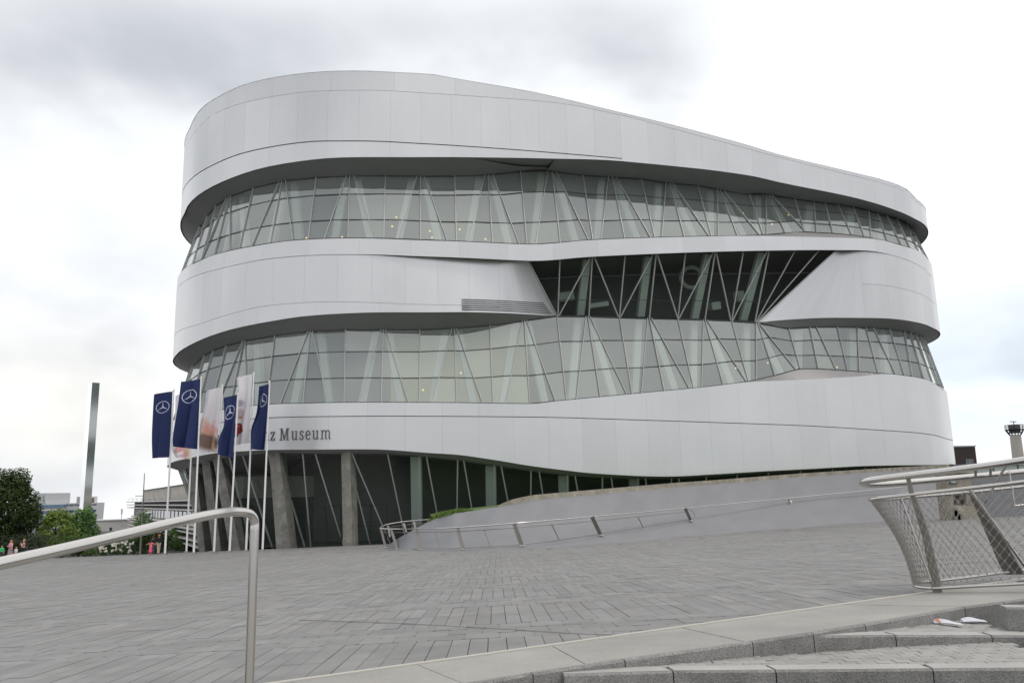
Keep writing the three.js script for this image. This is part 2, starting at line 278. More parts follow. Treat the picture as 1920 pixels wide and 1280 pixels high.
E.G1t = new Edge([[377, 421], [398, 392], [428, 370], [466, 355], [532, 339, 1.8], [585, 333, 1.9], [644, 330, 2], [716, 329, 2.1], [860, 330, 2.3], [899, 329, 2.35], [959, 323, 2.45], [1024, 319, 2.55], [1078, 327, 2.7], [1196, 335, 2.8], [1256, 343, 2.8], [1300, 347, 2.8], [1400, 364, 2.7], [1419, 362.5, 2.7], [1508, 375.5, 2.4], [1597, 387, 1.9], [1656, 402, 1.7], [1686, 411], [1708, 426]], HI);
E.M1t = new Edge([[346, 503], [371, 490.5], [398, 478.6], [419, 473], [478, 461], [537, 452], [627, 447], [745, 449], [860, 452.5], [988, 458], [1107, 450], [1300, 443.5], [1416, 442], [1540, 444.5], [1641, 448], [1690, 460], [1733, 476.5], [1742, 488]], 0.03);
E.G1b = new Edge([[348, 501, 0.35], [371, 490.5, 0.35], [419, 473, 0.35], [478, 461, 0.35], [537, 452, 0.35], [627, 447, 0.35], [860, 452.5, 0.35], [988, 458, 0.35], [1107, 450, 0.35], [1300, 443.5, 0.35], [1400, 442, 0.4], [1466, 438, 0.9], [1496, 434, 1.1], [1567, 438, 0.9], [1641, 447.5, 0.4], [1690, 460, 0.35], [1730, 476.5, 0.35]]);
E.S = new Edge([[334, 538], [371, 515], [419, 502], [508, 484.5], [597, 478], [656, 477], [760, 479.5], [860, 483], [988, 489], [1107, 481.5], [1250, 475], [1400, 470.6], [1567, 469], [1627, 470], [1692, 484], [1735, 505], [1746, 517]]);
E.Sm = new Edge([[334, 538.3], [371, 515.3], [419, 502.3], [508, 485], [597, 478.5], [656, 477.6, 0.02], [760, 480.5, 0.25], [860, 484, 0.55], [988, 490, 0.9], [1107, 482.5, 0.9], [1250, 476, 0.9], [1400, 471.6, 0.9], [1567, 470, 0.8], [1627, 470.6, 0.2], [1692, 484.3, 0], [1735, 505.3], [1746, 517.3]]);
E.sm = new Edge([[330, 624], [371, 608], [413, 594], [508, 572], [597, 566], [745, 569], [860, 572, 0.1], [959, 576, 0.9], [1033, 583, 2.4]]);
const smRaw = E.sm;
E.B2 = new Edge([[326, 670], [332, 662], [353, 648], [389, 631.5], [430.6, 618], [508, 602], [567, 593], [656, 587], [860, 585, 0], [900, 585.5, 0.35], [959, 587.6, 1.3], [1000, 590, 2.0], [1042, 592, 2.5], [1160, 594.5, 2.6], [1270, 597.5, 2.6], [1400, 602, 2.5], [1419, 604, 2.5], [1450, 601.5, 2.1], [1488, 598.6, 1.6], [1563, 595.6, 0.9], [1637, 596, 0.35], [1696, 600, 0], [1738, 609, 0], [1752, 615.5, 0]]);
E.sm = { at: (s) => { const p = E.Sm.at(s), q = E.B2.at(s), y = Math.min(p.y - 0.2, Math.max(q.y + 0.15, smRaw.at(s).y)), k = (p.y - y) / (p.y - q.y); return { s, y, i: mix(p.i, q.i, k) }; } };
E.G3t = new Edge([[358, 690], [383, 665.7], [419, 649], [478, 634.5], [537.5, 625.6], [597, 619.6], [745, 618, 1.9], [840, 615.8, 2.1], [959, 605, 2.35], [1042, 592.6, 2.5], [1160, 595, 2.6], [1270, 598, 2.6], [1400, 602.6, 2.5], [1419, 604.6, 2.5], [1445, 611, 2.4], [1470, 616, 2.3], [1524, 613, 2], [1607, 613], [1681, 618], [1720, 627], [1733, 634]], HI);
E.M2t = new Edge([[329, 786], [345, 780], [420, 768], [505, 758], [597, 755.5], [745, 754.5], [840, 755], [991, 757], [1042, 752], [1200, 737], [1340, 723.5], [1402, 716], [1503, 711.5], [1607, 705.5], [1667, 701], [1696, 704], [1735, 711], [1758, 722], [1766, 730]], 0.03);
E.G3b = new Edge([[331, 785], [345, 780], [420, 768], [505, 758], [597, 755.5], [745, 754.5], [840, 755], [991, 757], [1042, 752], [1200, 737], [1340, 723.5, 0.35], [1400, 715.5, 0.5], [1450, 704.6, 0.9], [1515, 690.7, 1.3], [1600, 696, 1], [1652, 700, 0.5], [1696, 704, 0.35], [1735, 711, 0.35], [1756, 721.5, 0.35]], 0.35);
E.L3 = new Edge([[325, 811], [355, 802], [420, 791], [505, 783], [660, 780], [820, 780], [1000, 781.5], [1200, 787], [1340, 791.6], [1506, 797.5], [1649, 806], [1750, 815], [1780, 823.5]]);
E.B3 = new Edge([[313, 874], [319, 868], [358, 858], [408, 849], [503.5, 843.5], [586.6, 842.7], [700, 842.3], [820, 850], [848, 851.5], [920, 861], [997, 873.5], [1060, 881.5], [1116, 887.5], [1260, 893], [1340, 889], [1429, 883.6], [1518, 879], [1637, 873], [1740, 871.5], [1788, 870.5]]);
E.G4t = new Edge([[340, 880], [379, 867], [438, 856], [506.5, 850], [600, 850.5], [700, 850], [848, 861], [997, 882], [1116, 894], [1260, 896], [1340, 892], [1518, 881], [1637, 875]], 1.1);
E.G4b = { at: (s) => ({ s, y: -2.2, i: 4.6 }), p: (s) => skin(s, -2.2, 4.6) };

const bk = 0.1; // backing sits behind the panels
const back = (name, A, B, a0, a1, b0 = a0, b1 = a1) => part(name, sheet(shift(A, -0.02, bk), shift(B, 0.02, bk), a0, a1, b0, b1), M.backing, museum);
const s0 = SL - 5, s1 = SR + 5; // detail is built over what can be seen from the plaza
{
  const sc = E.B1.sAt(1166);
  const b = back('upper_band', E.T1, E.B1, 0, LEN);
  clad(b, E.T1, E.t1, s0, s1, s0, s1, 5.4);
  clad(b, shift(E.t1, -0.02), shift(E.L1, 0.03), s0, sc, s0, sc);
  clad(b, shift(E.L1, -0.05), E.B1, s0, sc, s0, sc, 5.4);
  clad(b, shift(E.t1, -0.02), E.B1, sc, s1, sc, s1);
  part('rear_cladding', sheet(E.T1, E.B1, s1 - LEN, s0), M.panel[1], b);
  const cap = part('parapet_cap', sheet(shift(E.T1, 0, -0.02), shift(E.T1, 0.0, 0.7), 0, LEN), M.panel[0], museum);
  part('parapet_inner', sheet(shift(E.T1, 0, 0.7), shift(E.T1, -1.2, 0.7), 0, LEN), M.panel[0], cap);
  const rp = []; for (let k = 0; k < 120; k++) { const a = shift(E.T1, -1.2, 0.7).p(k / 120 * LEN), c = shift(E.T1, -1.2, 0.7).p((k + 1) / 120 * LEN), o = new V3(10, 27, -98); rp.push(o, c, a); }
  part('roof', tri(rp), M.conc, museum);
}
{ // upper soffit: pale turned part on the left, dark part on the right
  const a = E.B1.sAt(862), t = E.G1t.sAt(1024), m = shift(E.B1, 0.02, 0.1);
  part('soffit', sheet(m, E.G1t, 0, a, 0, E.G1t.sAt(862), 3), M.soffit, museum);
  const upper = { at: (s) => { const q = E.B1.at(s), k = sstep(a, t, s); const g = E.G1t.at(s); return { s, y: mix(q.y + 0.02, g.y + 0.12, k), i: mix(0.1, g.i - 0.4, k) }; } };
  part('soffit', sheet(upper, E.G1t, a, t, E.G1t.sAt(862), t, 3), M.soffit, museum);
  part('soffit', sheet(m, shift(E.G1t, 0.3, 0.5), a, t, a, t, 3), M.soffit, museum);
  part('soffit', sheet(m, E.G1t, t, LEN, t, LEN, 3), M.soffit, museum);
}
{ // middle band: thin strip right across, big shields left and right
  const sL = E.S.sAt(940), sEndT = E.Sm.sAt(989), sTip = E.B2.sAt(1042), rT = E.Sm.sAt(1567), rB = E.B2.sAt(1419.5), sR2 = E.Sm.sAt(1610);
  const strip = back('middle_strip', E.M1t, E.S, 0, LEN);
  clad(strip, E.M1t, shift(E.S, 0.012), s0, s1, s0, s1, 4.2);
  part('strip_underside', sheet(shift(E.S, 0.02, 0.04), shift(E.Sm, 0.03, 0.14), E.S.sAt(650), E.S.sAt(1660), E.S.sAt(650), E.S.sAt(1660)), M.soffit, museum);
  const left = back('left_shield', E.Sm, E.B2, s0 - 30, sL);
  part('shield_edge', sheet(shift(E.Sm, -0.02, bk), shift(E.B2, 0.02, bk), sL, sEndT - 0.05, sL, sTip - 0.05), M.backing, left);
  clad(left, E.Sm, shift(E.sm, 0.008), s0, sL);
  clad(left, shift(E.sm, -0.008), E.B2, s0, sL, s0, sL, 5.4);
  clad(left, E.Sm, E.B2, sL, sEndT, sL, sTip, 2.4);
  const sV = E.Sm.sAt(859), lv1 = lay(E.Sm, E.B2, sV, sL, sV, sL), lv2 = lay(E.Sm, E.B2, sL, sEndT, sL, sTip), lv = (t, v, o) => t < 0.45 ? lv1(t / 0.45, v, o) : lv2((t - 0.45) / 0.55 * 0.93, v, o);
  for (let k = 0; k < 6; k++) { const v = mix(0.77, 0.955, k / 5), q = []; for (let j = 0; j < 16; j++) q.push(lv(mix(0.01, 0.97 + k * 0.006, j / 15), v, 0.02)); const bars = []; for (let j = 0; j < 15; j++) { bars.push(bar(q[j], q[j + 1], 0.03, 0.075)); } part('vent_slot', bars, M.gasket, left); }
  const right = back('right_shield', E.Sm, E.B2, sR2, LEN + s0 - 30);
  part('shield_edge', sheet(shift(E.Sm, -0.02, bk), shift(E.B2, 0.02, bk), rT + 0.05, sR2, rB + 0.05, sR2), M.backing, right);
  const mid = { at: (s) => { const p = E.Sm.at(s), q = E.B2.at(s), k = 0.5; return { s, y: mix(p.y, q.y, k), i: mix(p.i, q.i, k) }; } };
  clad(right, E.Sm, E.B2, rT, sR2, rB, sR2, 2.9);
  clad(right, E.Sm, shift(mid, 0.008), sR2, s1);
  clad(right, shift(mid, -0.008), E.B2, sR2, s1);
  part('rear_cladding', sheet(E.Sm, E.B2, s1 - LEN, s0), M.panel[2], right);
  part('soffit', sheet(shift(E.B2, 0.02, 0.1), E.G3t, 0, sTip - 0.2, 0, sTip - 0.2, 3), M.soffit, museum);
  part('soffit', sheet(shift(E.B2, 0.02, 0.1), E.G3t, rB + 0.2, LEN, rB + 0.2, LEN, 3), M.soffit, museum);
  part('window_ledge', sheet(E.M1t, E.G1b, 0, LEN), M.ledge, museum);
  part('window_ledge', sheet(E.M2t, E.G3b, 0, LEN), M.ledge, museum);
}
{ // lower band
  const b = back('lower_band', E.M2t, E.B3, 0, LEN);
  clad(b, E.M2t, shift(E.L3, 0.02), s0, s1, s0, s1, 3);
  clad(b, shift(E.L3, -0.04), E.B3, s0, s1, s0, s1, 3);
  part('rear_cladding', sheet(E.M2t, E.B3, s1 - LEN, s0), M.panel[2], b);
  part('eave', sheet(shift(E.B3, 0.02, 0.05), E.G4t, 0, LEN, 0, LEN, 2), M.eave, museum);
}
// glazing: lines as pairs (survey x at the head, survey x at the sill)
function pane(a, b, c, d, mat, parent) { const n = b.clone().sub(a).cross(d.clone().sub(a)).add(c.clone().sub(b).cross(d.clone().sub(b))).normalize().negate(); return part('glass_pane', tri([a, d, b, b, d, c], Array(6).fill(n)), mat, parent); }
function glaze(name, A, B, lines, rows, mat, o = {}) {
  let S = lines.map(([t, b, w = 1]) => ({ t: typeof t === 'string' ? +t : A.sAt(t), b: typeof b === 'string' ? +b : B.sAt(b), w }));
  if (o.wrap) { const a = Math.min(S[0].t, S[0].b), z = Math.max(S[S.length - 1].t, S[S.length - 1].b); const pre = [SL - 6, SL - 4, SL - 2, SL - 0.5, SL + 1, SL + 2.5].filter((q) => q < a - 0.7), post = [SR - 3, SR - 1.5, SR, SR + 2, SR + 4].filter((q) => q > z + 0.7), mk = (q) => ({ t: q, b: q, w: 1 }); S = [...pre.map(mk), ...S, ...post.map(mk)]; }
  const head = []; for (let k = 0; k < S.length - 1; k++) head.push(bar(A.p(S[k].t), A.p(S[k + 1].t), 0.12, 0.14)); const root = part(name, head, M.gasket, museum), foot = []; for (let k = 0; k < S.length - 1; k++) foot.push(bar(B.p(S[k].b), B.p(S[k + 1].b), 0.12, 0.1)); part('sill_frame', foot, M.gasket, root);
  const at = (k, v) => { const p = A.at(S[k].t), q = B.at(S[k].b); return A.p(S[k].t).lerp(B.p(S[k].b), v); };
  for (let k = 0; k < S.length; k++) {
    const out = new V3(plan(S[k].t).nx, 0, plan(S[k].t).nz);
    if (S[k].w) part('mullion', bar(at(k, 0).addScaledVector(out, 0.05), at(k, o.until ?? 1).addScaledVector(out, 0.05), (o.mw ?? 0.055) * S[k].w, 0.14, out), M.mullion, root);
    if (k === S.length - 1) break;
    for (let r = 0; r < rows.length - 1; r++) { const q = [at(k, rows[r]), at(k + 1, rows[r]), at(k + 1, rows[r + 1]), at(k, rows[r + 1])]; if (q[0].distanceTo(q[1]) < 0.12 && q[2].distanceTo(q[3]) < 0.12) continue; for (const c of q) c.addScaledVector(out, rr(-0.035, 0.02)); pane(...q, Array.isArray(mat) ? mat[Math.floor(rnd() * mat.length)] : mat, root); }
    for (const v of rows.slice(1, -1)) part('transom', bar(at(k, v).addScaledVector(out, 0.03), at(k + 1, v).addScaledVector(out, 0.03), 0.042, 0.05), M.gasket, root);
  }
  return root;
}
// pairs of raking concrete columns behind the glass
function rakers(A, B, list, off = 1.1, w = 0.62) {
  for (const [t0, b0] of list) { const t = A.sAt(t0), b = B.sAt(b0), p = shift(A, 0.1, off).p(t), q = shift(B, -0.1, Math.max(off, 0.9 + off)).p(b), n = plan(t); part('column', bar(p, q, w, 0.5, new V3(n.nx, 0, n.nz)), M.column, museum); }
}
const fan = (apex, k = 1) => apex.flatMap(([t, b, w]) => [[t - 7 * k * w, b - 44 * w], [t, b], [t + 7 * k * w, b + 50 * w]]);
{
  const ap = [[429, 402, 0.55], [529, 507, 0.8], [655, 652, 1], [787, 787, 1], [914, 921, 1], [1034, 1049, 1.05], [1147, 1169, 1.0], [1254, 1281, 0.95], [1350, 1382, 0.85], [1441, 1471, 0.8]];
  const mids = [[475, 449], [592, 577], [721, 719], [851, 855], [975, 986], [1092, 1110], [1202, 1227], [1307, 1333], [1404, 1430], [1490, 1507]];
  const lines = [[388, 362], [405, 378], ...fan(ap), ...mids, [1526, 1530], [1546, 1560], [1570, 1596], [1600, 1620], [1628, 1632], [1645, 1664], [1662, 1690], [1681, 1706], [1699, 1722]].sort((a, b) => a[0] - b[0]);
  glaze('upper_window_band', E.G1t, E.G1b, lines, [0, 0.3, 0.71, 1], [M.glass, M.glassB], { wrap: true });
  rakers(E.G1t, E.G1b, ap.flatMap(([t, b, w]) => [[t - 12 * w, b - 38 * w], [t + 12 * w, b + 44 * w]]));
  rakers(E.G1t, E.G1b, [[1528, 1529], [1606, 1613], [1664, 1676]], 1, 0.8);
}
{
  const ap = [[457, 430, 0.65], [581, 566, 0.95], [717, 714, 1], [850, 854, 1], [982, 991, 1], [1101, 1123, 1], [1216, 1244, 0.95], [1321, 1354, 0.9], [1419, 1452, 0.8]];
  const mids = [[515, 497], [647, 643], [785, 785], [917, 923], [1042, 1060], [1161, 1183], [1270, 1299], [1371, 1402], [1478, 1500]];
  const lines = [[383, 352], [400, 366], [424, 393], ...fan(ap, 0.6), ...mids, [1518, 1534], [1530, 1567], [1569, 1588], [1607, 1610], [1623, 1646], [1637, 1678], [1667, 1695], [1695, 1710], [1706, 1732], [1717, 1748]].sort((a, b) => a[0] - b[0]);
  glaze('lower_window_band', E.G3t, E.G3b, lines, [0, 0.31, 0.67, 1], [M.glass, M.glassB], { wrap: true });
  rakers(E.G3t, E.G3b, ap.flatMap(([t, b, w]) => [[t - 12 * w, b - 40 * w], [t + 12 * w, b + 42 * w]]));
  rakers(E.G3t, E.G3b, [[1506, 1516], [1610, 1620], [1668, 1690]], 1, 0.8);
}
{ // dark downward-facing glass in the middle
  const V = shift(E.B2, 0, 0); V.sAt = (x) => E.B2.sAt(x);
  const root = glaze('dark_window_band', E.Sm, V, [[990, 1042.5, 0.6], [1049, 1044], [1106, 1047], [1110, 1102], [1114, 1159], [1170, 1161], [1224, 1163], [1228, 1216], [1231, 1269], [1284, 1270], [1336, 1272], [1339, 1321], [1342, 1369], [1392, 1371], [1438, 1373], [1441, 1415], [1490, 1416.5, 0.8], [1536, 1418, 0.8], [1566, 1419.3, 0.5]], [0, 0.32, 0.72, 1], M.glassClear, { mw: 0.1 });
  rakers(E.Sm, V, [[1106, 1098], [1222, 1212], [1334, 1316], [1436, 1408]], 0.9, 0.7);
}
{ // ground floor: dark glass leaning outwards, raking concrete pillars
  const gb = (px, py) => { const r = hit(px, py, 3.2); return r ? r.s : 0; };
  const base = { at: E.G4b.at, p: E.G4b.p, sAt: (px) => { let prev = null; for (let s = SL; s <= SR; s += 0.1) { const x = toPx(skin(s, -0.3, 3.9))[0]; if (prev !== null && prev <= px && x >= px) return s; prev = x; } return px < 960 ? SL : SR; } };
  const L = [[330, 372], [346, 384], [362, 396], [380, 418], [405, 440], [430, 470], [455, 515], [503, 540], [518, 578], [566, 580], [590, 655], [649, 705], [658, 752], [725, 772], [785, 786], [797, 838], [856, 856], [868, 905], [926, 926], [939, 976], [995, 995], [1009, 1040], [1062, 1064], [1077, 1108], [1129, 1130], [1144, 1172], [1194, 1196], [1208, 1236], [1257, 1259], [1272, 1300], [1322, 1324], [1380, 1382], [1440, 1442], [1500, 1502], [1560, 1562], [1620, 1622], [1690, 1690], [1750, 1745]];
  glaze('ground_floor_glazing', E.G4t, base, L, [0, 0.62, 1], M.glassClear, { mw: 0.09, until: 0.97, wrap: true });
  const pil = [[503, 521, 518, 545], [639, 656, 643, 661], [393, 409, 431, 450], [373, 388, 398, 414], [347, 362, 372, 384]];
  for (const [a, b, c, d] of pil) {
    const dd = hit((a + b) / 2, 860, 0.75)?.d ?? 75, de = hit((c + d) / 2, 1000, 2.4)?.d ?? 75;
    const p = [atD(a, 832, dd), atD(b, 832, dd)], q = [atD(c, 1034, de - 1), atD(d, 1034, de - 1)], bk2 = new V3(0.25, 0, -1.1);
    part('pillar', slabOf([p[0], q[0], q[1], p[1]], bk2), M.pillar, museum);
  }
  for (const [t, b] of [[785, 787], [928, 929], [1066, 1067], [1200, 1200]]) { const p = shift(E.G4t, 0.1, 1.5).p(E.G4t.sAt(t)), q = skin(base.sAt(b), -2, 5.6); part('column', bar(p, q, 0.9, 0.6, new V3(0, 0, 1)), M.column, museum); }
  // entrance doors: frames set in the glass line between the pillars
  for (const [x0, x1] of [[548, 580], [582, 612], [614, 641], [664, 692], [694, 722]]) { const a = base.sAt(x0), b = base.sAt(x1), g = []; for (const [p, q] of [[[a, 0], [a, 3]], [[b, 0], [b, 3]], [[a, 3], [b, 3]]]) g.push(bar(skin(p[0], p[1], 3.3 + p[1] * -0.15), skin(q[0], q[1], 3.3 + q[1] * -0.15), 0.08, 0.08, new V3(0, 0.01, 1))); part('door_frame', g, M.iron, museum); }
  part('rear_glazing', [sheet(E.G1t, E.G1b, s1 - LEN, s0), sheet(E.G3t, E.G3b, s1 - LEN, s0), sheet(E.G4t, E.G4b, s1 - LEN, s0)], M.rearglass, museum);
}
{ // storeys: slabs, ceilings and core behind the glass
  const ringIn = (e, dy, i0, i1, mat, name) => part(name, grid((u, v) => { const s = u * LEN, q = e.at(s); return skin(s, q.y + dy, mix(q.i + i0, i1, v)); }, 160, 1), mat, museum);
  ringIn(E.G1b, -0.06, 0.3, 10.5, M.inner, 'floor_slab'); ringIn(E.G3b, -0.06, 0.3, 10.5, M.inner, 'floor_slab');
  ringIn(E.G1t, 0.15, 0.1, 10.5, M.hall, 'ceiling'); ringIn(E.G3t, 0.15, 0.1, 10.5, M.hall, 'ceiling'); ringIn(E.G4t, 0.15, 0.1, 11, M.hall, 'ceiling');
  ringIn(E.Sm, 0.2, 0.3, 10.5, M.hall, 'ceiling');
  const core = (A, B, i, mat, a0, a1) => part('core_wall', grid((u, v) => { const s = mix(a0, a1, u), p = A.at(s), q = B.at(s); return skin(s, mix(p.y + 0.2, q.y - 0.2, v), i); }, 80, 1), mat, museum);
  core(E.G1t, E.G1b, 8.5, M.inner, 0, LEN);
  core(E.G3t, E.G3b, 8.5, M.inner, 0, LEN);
  core(E.G3t, E.G3b, 6.2, M.warm, E.G3t.sAt(745), E.G3t.sAt(1010));  // extra cream wall, added to stand in for warm cloud reflections in the panes
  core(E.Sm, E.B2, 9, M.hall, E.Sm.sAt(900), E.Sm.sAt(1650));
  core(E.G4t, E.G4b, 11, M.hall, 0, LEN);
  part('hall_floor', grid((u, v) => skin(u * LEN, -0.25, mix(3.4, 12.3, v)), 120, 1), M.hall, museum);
  const lamp = std(0.9, 0.7, 0.3); lamp.emissive.setRGB(1, 0.62, 0.18); lamp.emissiveIntensity = 1.3;
  const lg = new THREE.SphereGeometry(0.085, 10, 6);
  for (const [px, py, e] of [[743, 407, 1], [735, 424, 1], [806, 433, 1], [810, 445, 1], [862, 430, 1], [910, 448, 1], [626, 428, 1], [641, 444, 1], [508, 445, 1], [574, 446, 1], [1394, 400, 1], [1448, 420, 1], [1479, 403, 1], [1511, 414, 1], [793, 731, 3], [864, 699, 3], [1440, 680, 3], [1492, 646, 3], [1300, 668, 3], [1380, 690, 3], [1570, 688, 3]]) { const q = hit(px, py, 4.6); if (q) { const m = part('ceiling_lamp', lg, lamp, museum); m.position.copy(skin(q.s, q.y, q.i)); } }
  // exhibits behind the dark glass
  const tor = new THREE.TorusGeometry(1.05, 0.22, 10, 28); { const q = hit(1297, 520, 5); const m = part('exhibit_ring', tor, M.column, museum); m.position.copy(skin(q.s, q.y, q.i)); }
  for (const [x, y, w, h] of [[1340, 574, 1.1, 0.8], [1386, 556, 0.9, 1.1], [1060, 556, 1.6, 0.9], [1120, 572, 2.2, 0.5], [1000, 530, 1, 0.5]]) { const q = hit(x, y, 5.2); const m = part('exhibit', new RoundedBoxGeometry(w, h, 0.8, 3, 0.12), M.column, museum); m.position.copy(skin(q.s, q.y, q.i)); m.rotation.set(0.1, 0.4, 0.15); }
}
{ // raised lettering on the lower band
  const font = await new FontLoader().loadAsync('fonts/droid/droid_serif_regular.typeface.json');
  const size = 0.98, text = 'Mercedes-Benz Museum', adv = (c) => font.data.glyphs[c].ha / font.data.resolution * size;
  const sEnd = E.L3.sAt(624), sZ = E.L3.sAt(524); const wid = [...'Museum'].reduce((s, c) => s + adv(c), 0), k = (sEnd - sZ) / wid;
  let s = sZ - [...'Mercedes-Benz '].reduce((t, c) => t + adv(c), 0) * k;
  const root = new THREE.Group(); root.name = 'lettering'; museum.add(root);
  for (const c of text) { const w = adv(c) * k; if (c !== ' ') { const g = new TextGeometry(c, { font, size: size * 0.98, depth: 0.05, curveSegments: 5 }); g.scale(k * 0.88, 1, 1); const q = hit(570, 824, 0); const n = plan(s + w / 2), m = part('letter', g, M.letter, root); m.position.copy(skin(s, q.y, -0.02)); m.rotation.y = Math.atan2(n.nx, n.nz); } s += w; }
}
rebase(museum, new V3(10, 0, -96));

// ───────────────────────── plaza paving ─────────────────────────
const footPx = [[715, 1027], [735, 1030], [760, 1031.8], [850, 1033], [930, 1031.5], [1000, 1028.5], [1150, 1018], [1300, 1005], [1450, 993], [1690, 975], [1782, 970.5], [1850, 968]];
const foot = footPx.map(([x, y]) => onGround(x, y));
const footAt = (px) => { let k = 0; while (k < footPx.length - 2 && footPx[k + 1][0] < px) k++; const t = clamp((px - footPx[k][0]) / (footPx[k + 1][0] - footPx[k][0]), -1, 1.5); return foot[k].clone().lerp(foot[k + 1], t); };
const drainA = onGround(380, 1301), drainB = onGround(1690, 1118), drainC = onGround(2060, 1066);
{
  const plaza = new THREE.Group(); plaza.name = numbered('plaza_paving'); plaza.userData.kind = 'structure'; scene.add(plaza);
  part('paving_bed', grid((u, v) => { const x0 = mix(-12, 14, u), d0 = Math.max(1, -(drainA.z + (x0 - drainA.x) * (drainB.z - drainA.z) / (drainB.x - drainA.x)) + 0.02), d = mix(d0, 94, v * v), x = mix(x0, mix(-85, 95, u), v * v); return new V3(x, gy(x, -d) - 0.03, -d); }, 80, 60), M.bed, plaza);
  const dir = drainB.clone().sub(drainA), side = (x, z) => dir.x * (z - drainA.z) - dir.z * (x - drainA.x); // negative beyond the drain
  // the paving runs towards the building, slightly turned
  const ang = Math.atan2(-ray(925, 930).x, 1) * -1, ca = Math.cos(ang), sa = Math.sin(ang), P = (a, b) => { const x = a * ca + b * sa, z = -(b * ca - a * sa); return [x, z]; };
  const single = [], rest = [];
  const W = 0.145, chunkPos = [], chunkCol = [], chunkUv = [];
  function paver(a0, a1, b0, b1, cut) {
    const [cx, cz] = P((a0 + a1) / 2, (b0 + b1) / 2); if (side(cx, cz) > 1.2 * dir.length()) return;
    const d = -cz; if (d < 2.5 || d > 84 || Math.abs(cx) > 0.7 * d + 2.5) return;
    // keep clear of the ramp wall
    const lift = rr(-0.0022, 0.0022), tx = rr(-0.004, 0.004);
    const pts = cut ? [[a0 + cut, b0], [a1 - cut, b0], [a1, b0 + cut], [a1, b1 - cut], [a1 - cut, b1], [a0 + cut, b1], [a0, b1 - cut], [a0, b0 + cut]] : [[a0, b0], [a1, b0], [a1, b1], [a0, b1]];
    let top = pts.map(([a, b]) => { const [x, z] = P(a, b); return new V3(x, gy(x, z) + lift + (a - a0) * tx, z); });
    if (top.some((p) => side(p.x, p.z) > 0)) { const o = []; top.forEach((p, i) => { const q = top[(i + 1) % top.length], sp = side(p.x, p.z), sq = side(q.x, q.z); if (sp <= 0) o.push(p); if (sp * sq < 0) o.push(p.clone().lerp(q, sp / (sp - sq))); }); if (o.length < 3) return; top = o; }
    const near = Math.abs(cx) < 0.62 * d + 0.2 ? d : 1e3;
    if (near < 8.2) { single.push([near, top]); return; }
    rest.push(top);
  }
  let b = 2.4, row = 0;
  while (b < 84) {
    const long = 0.92, far = b > 36, w = far ? W * 3 : W, half = 0.66 * b + 4;
    if (row % 2 === 0) for (let k = 0; k < 2; k++) { for (let a = -half; a < half; a += w) paver(a + 0.0029, a + w - 0.0029, b + k * long + 0.001, b + (k + 1) * long - 0.001); }
    else { for (let k = 0; k < 3; k++) for (let a = -half - (k % 2) * w; a < half; a += 2 * w) paver(a + 0.001, a + 2 * w - 0.001, b + k * 0.33 + 0.001, b + (k + 1) * 0.33 - 0.001, b < 24 ? 0.027 : 0); }
    b += row % 2 === 0 ? 2 * long : 0.99; row++;
  }
  single.sort((p, q) => p[0] - q[0]);
  const step = new V3(0, -0.05, 0);
  single.slice(0, 299).forEach(([, t]) => part('paver', slabOf(t, step), M.paver[Math.floor(rnd() * 4)], plaza));
  single.slice(299).forEach(([, t]) => rest.push(t));
  for (const t of rest) {
    const k = 0.236 * (1 + 0.13 * (rnd() + rnd() - 1)) * (1 + 0.1 * (noise3(t[0].x * 0.35, 1, t[0].z * 0.35) - 0.5)), c = [k, k * 1.005, k * rr(0.995, 1.035)], n = t.length, bt = t.map((p) => p.clone().add(step)), deep = -t[0].z < 40;
    const put = (p) => { chunkPos.push(p.x, p.y, p.z); chunkCol.push(c[0], c[1], c[2]); chunkUv.push(p.x, p.z); };
    for (let i = 1; i < n - 1; i++) { put(t[0]); put(t[i]); put(t[i + 1]); }
    if (deep) for (let i = 0; i < n; i++) { const j = (i + 1) % n; put(t[i]); put(bt[i]); put(t[j]); put(t[j]); put(bt[i]); put(bt[j]); }
  }
  const g = new THREE.BufferGeometry(); g.setAttribute('position', new THREE.BufferAttribute(new Float32Array(chunkPos), 3)); g.setAttribute('color', new THREE.BufferAttribute(new Float32Array(chunkCol), 3)); g.setAttribute('uv', new THREE.BufferAttribute(new Float32Array(chunkUv), 2)); g.computeVertexNormals();
  part('paving_stones', g, M.paverV, plaza).userData.kind = 'stuff';
  // narrow joint rail running across the paving, seen as a thin line
  const q = [[560, 1162], [760, 1169], [960, 1180], [1100, 1189], [1150, 1190]].map(([x, y]) => onGround(x, y, 0.004)); const rail = []; for (let k = 0; k < 4; k++) rail.push(bar(q[k], q[k + 1], 0.013, 0.01));
  part('joint_rail', rail, M.steel, plaza);
  const drain = []; for (const o of [0, 0.028]) { const a = drainA.clone(), c = drainB.clone(), e = drainC.clone(), off = new V3(dir.z, 0, -dir.x).normalize().multiplyScalar(-o); for (let k = 0; k < 14; k++) { const p = k < 11 ? a.clone().lerp(c, k / 11) : c.clone().lerp(e, (k - 11) / 3), r2 = k < 10 ? a.clone().lerp(c, (k + 1) / 11) : c.clone().lerp(e, (k - 10) / 3); for (const v of [p, r2]) { v.add(off); v.y = gy(v.x, v.z) + 0.004; } drain.push(bar(p, r2, 0.017, 0.02)); } }
  part('drain_edge', drain, std(0.45, 0.44, 0.4, { roughness: 0.5 }), plaza);
}

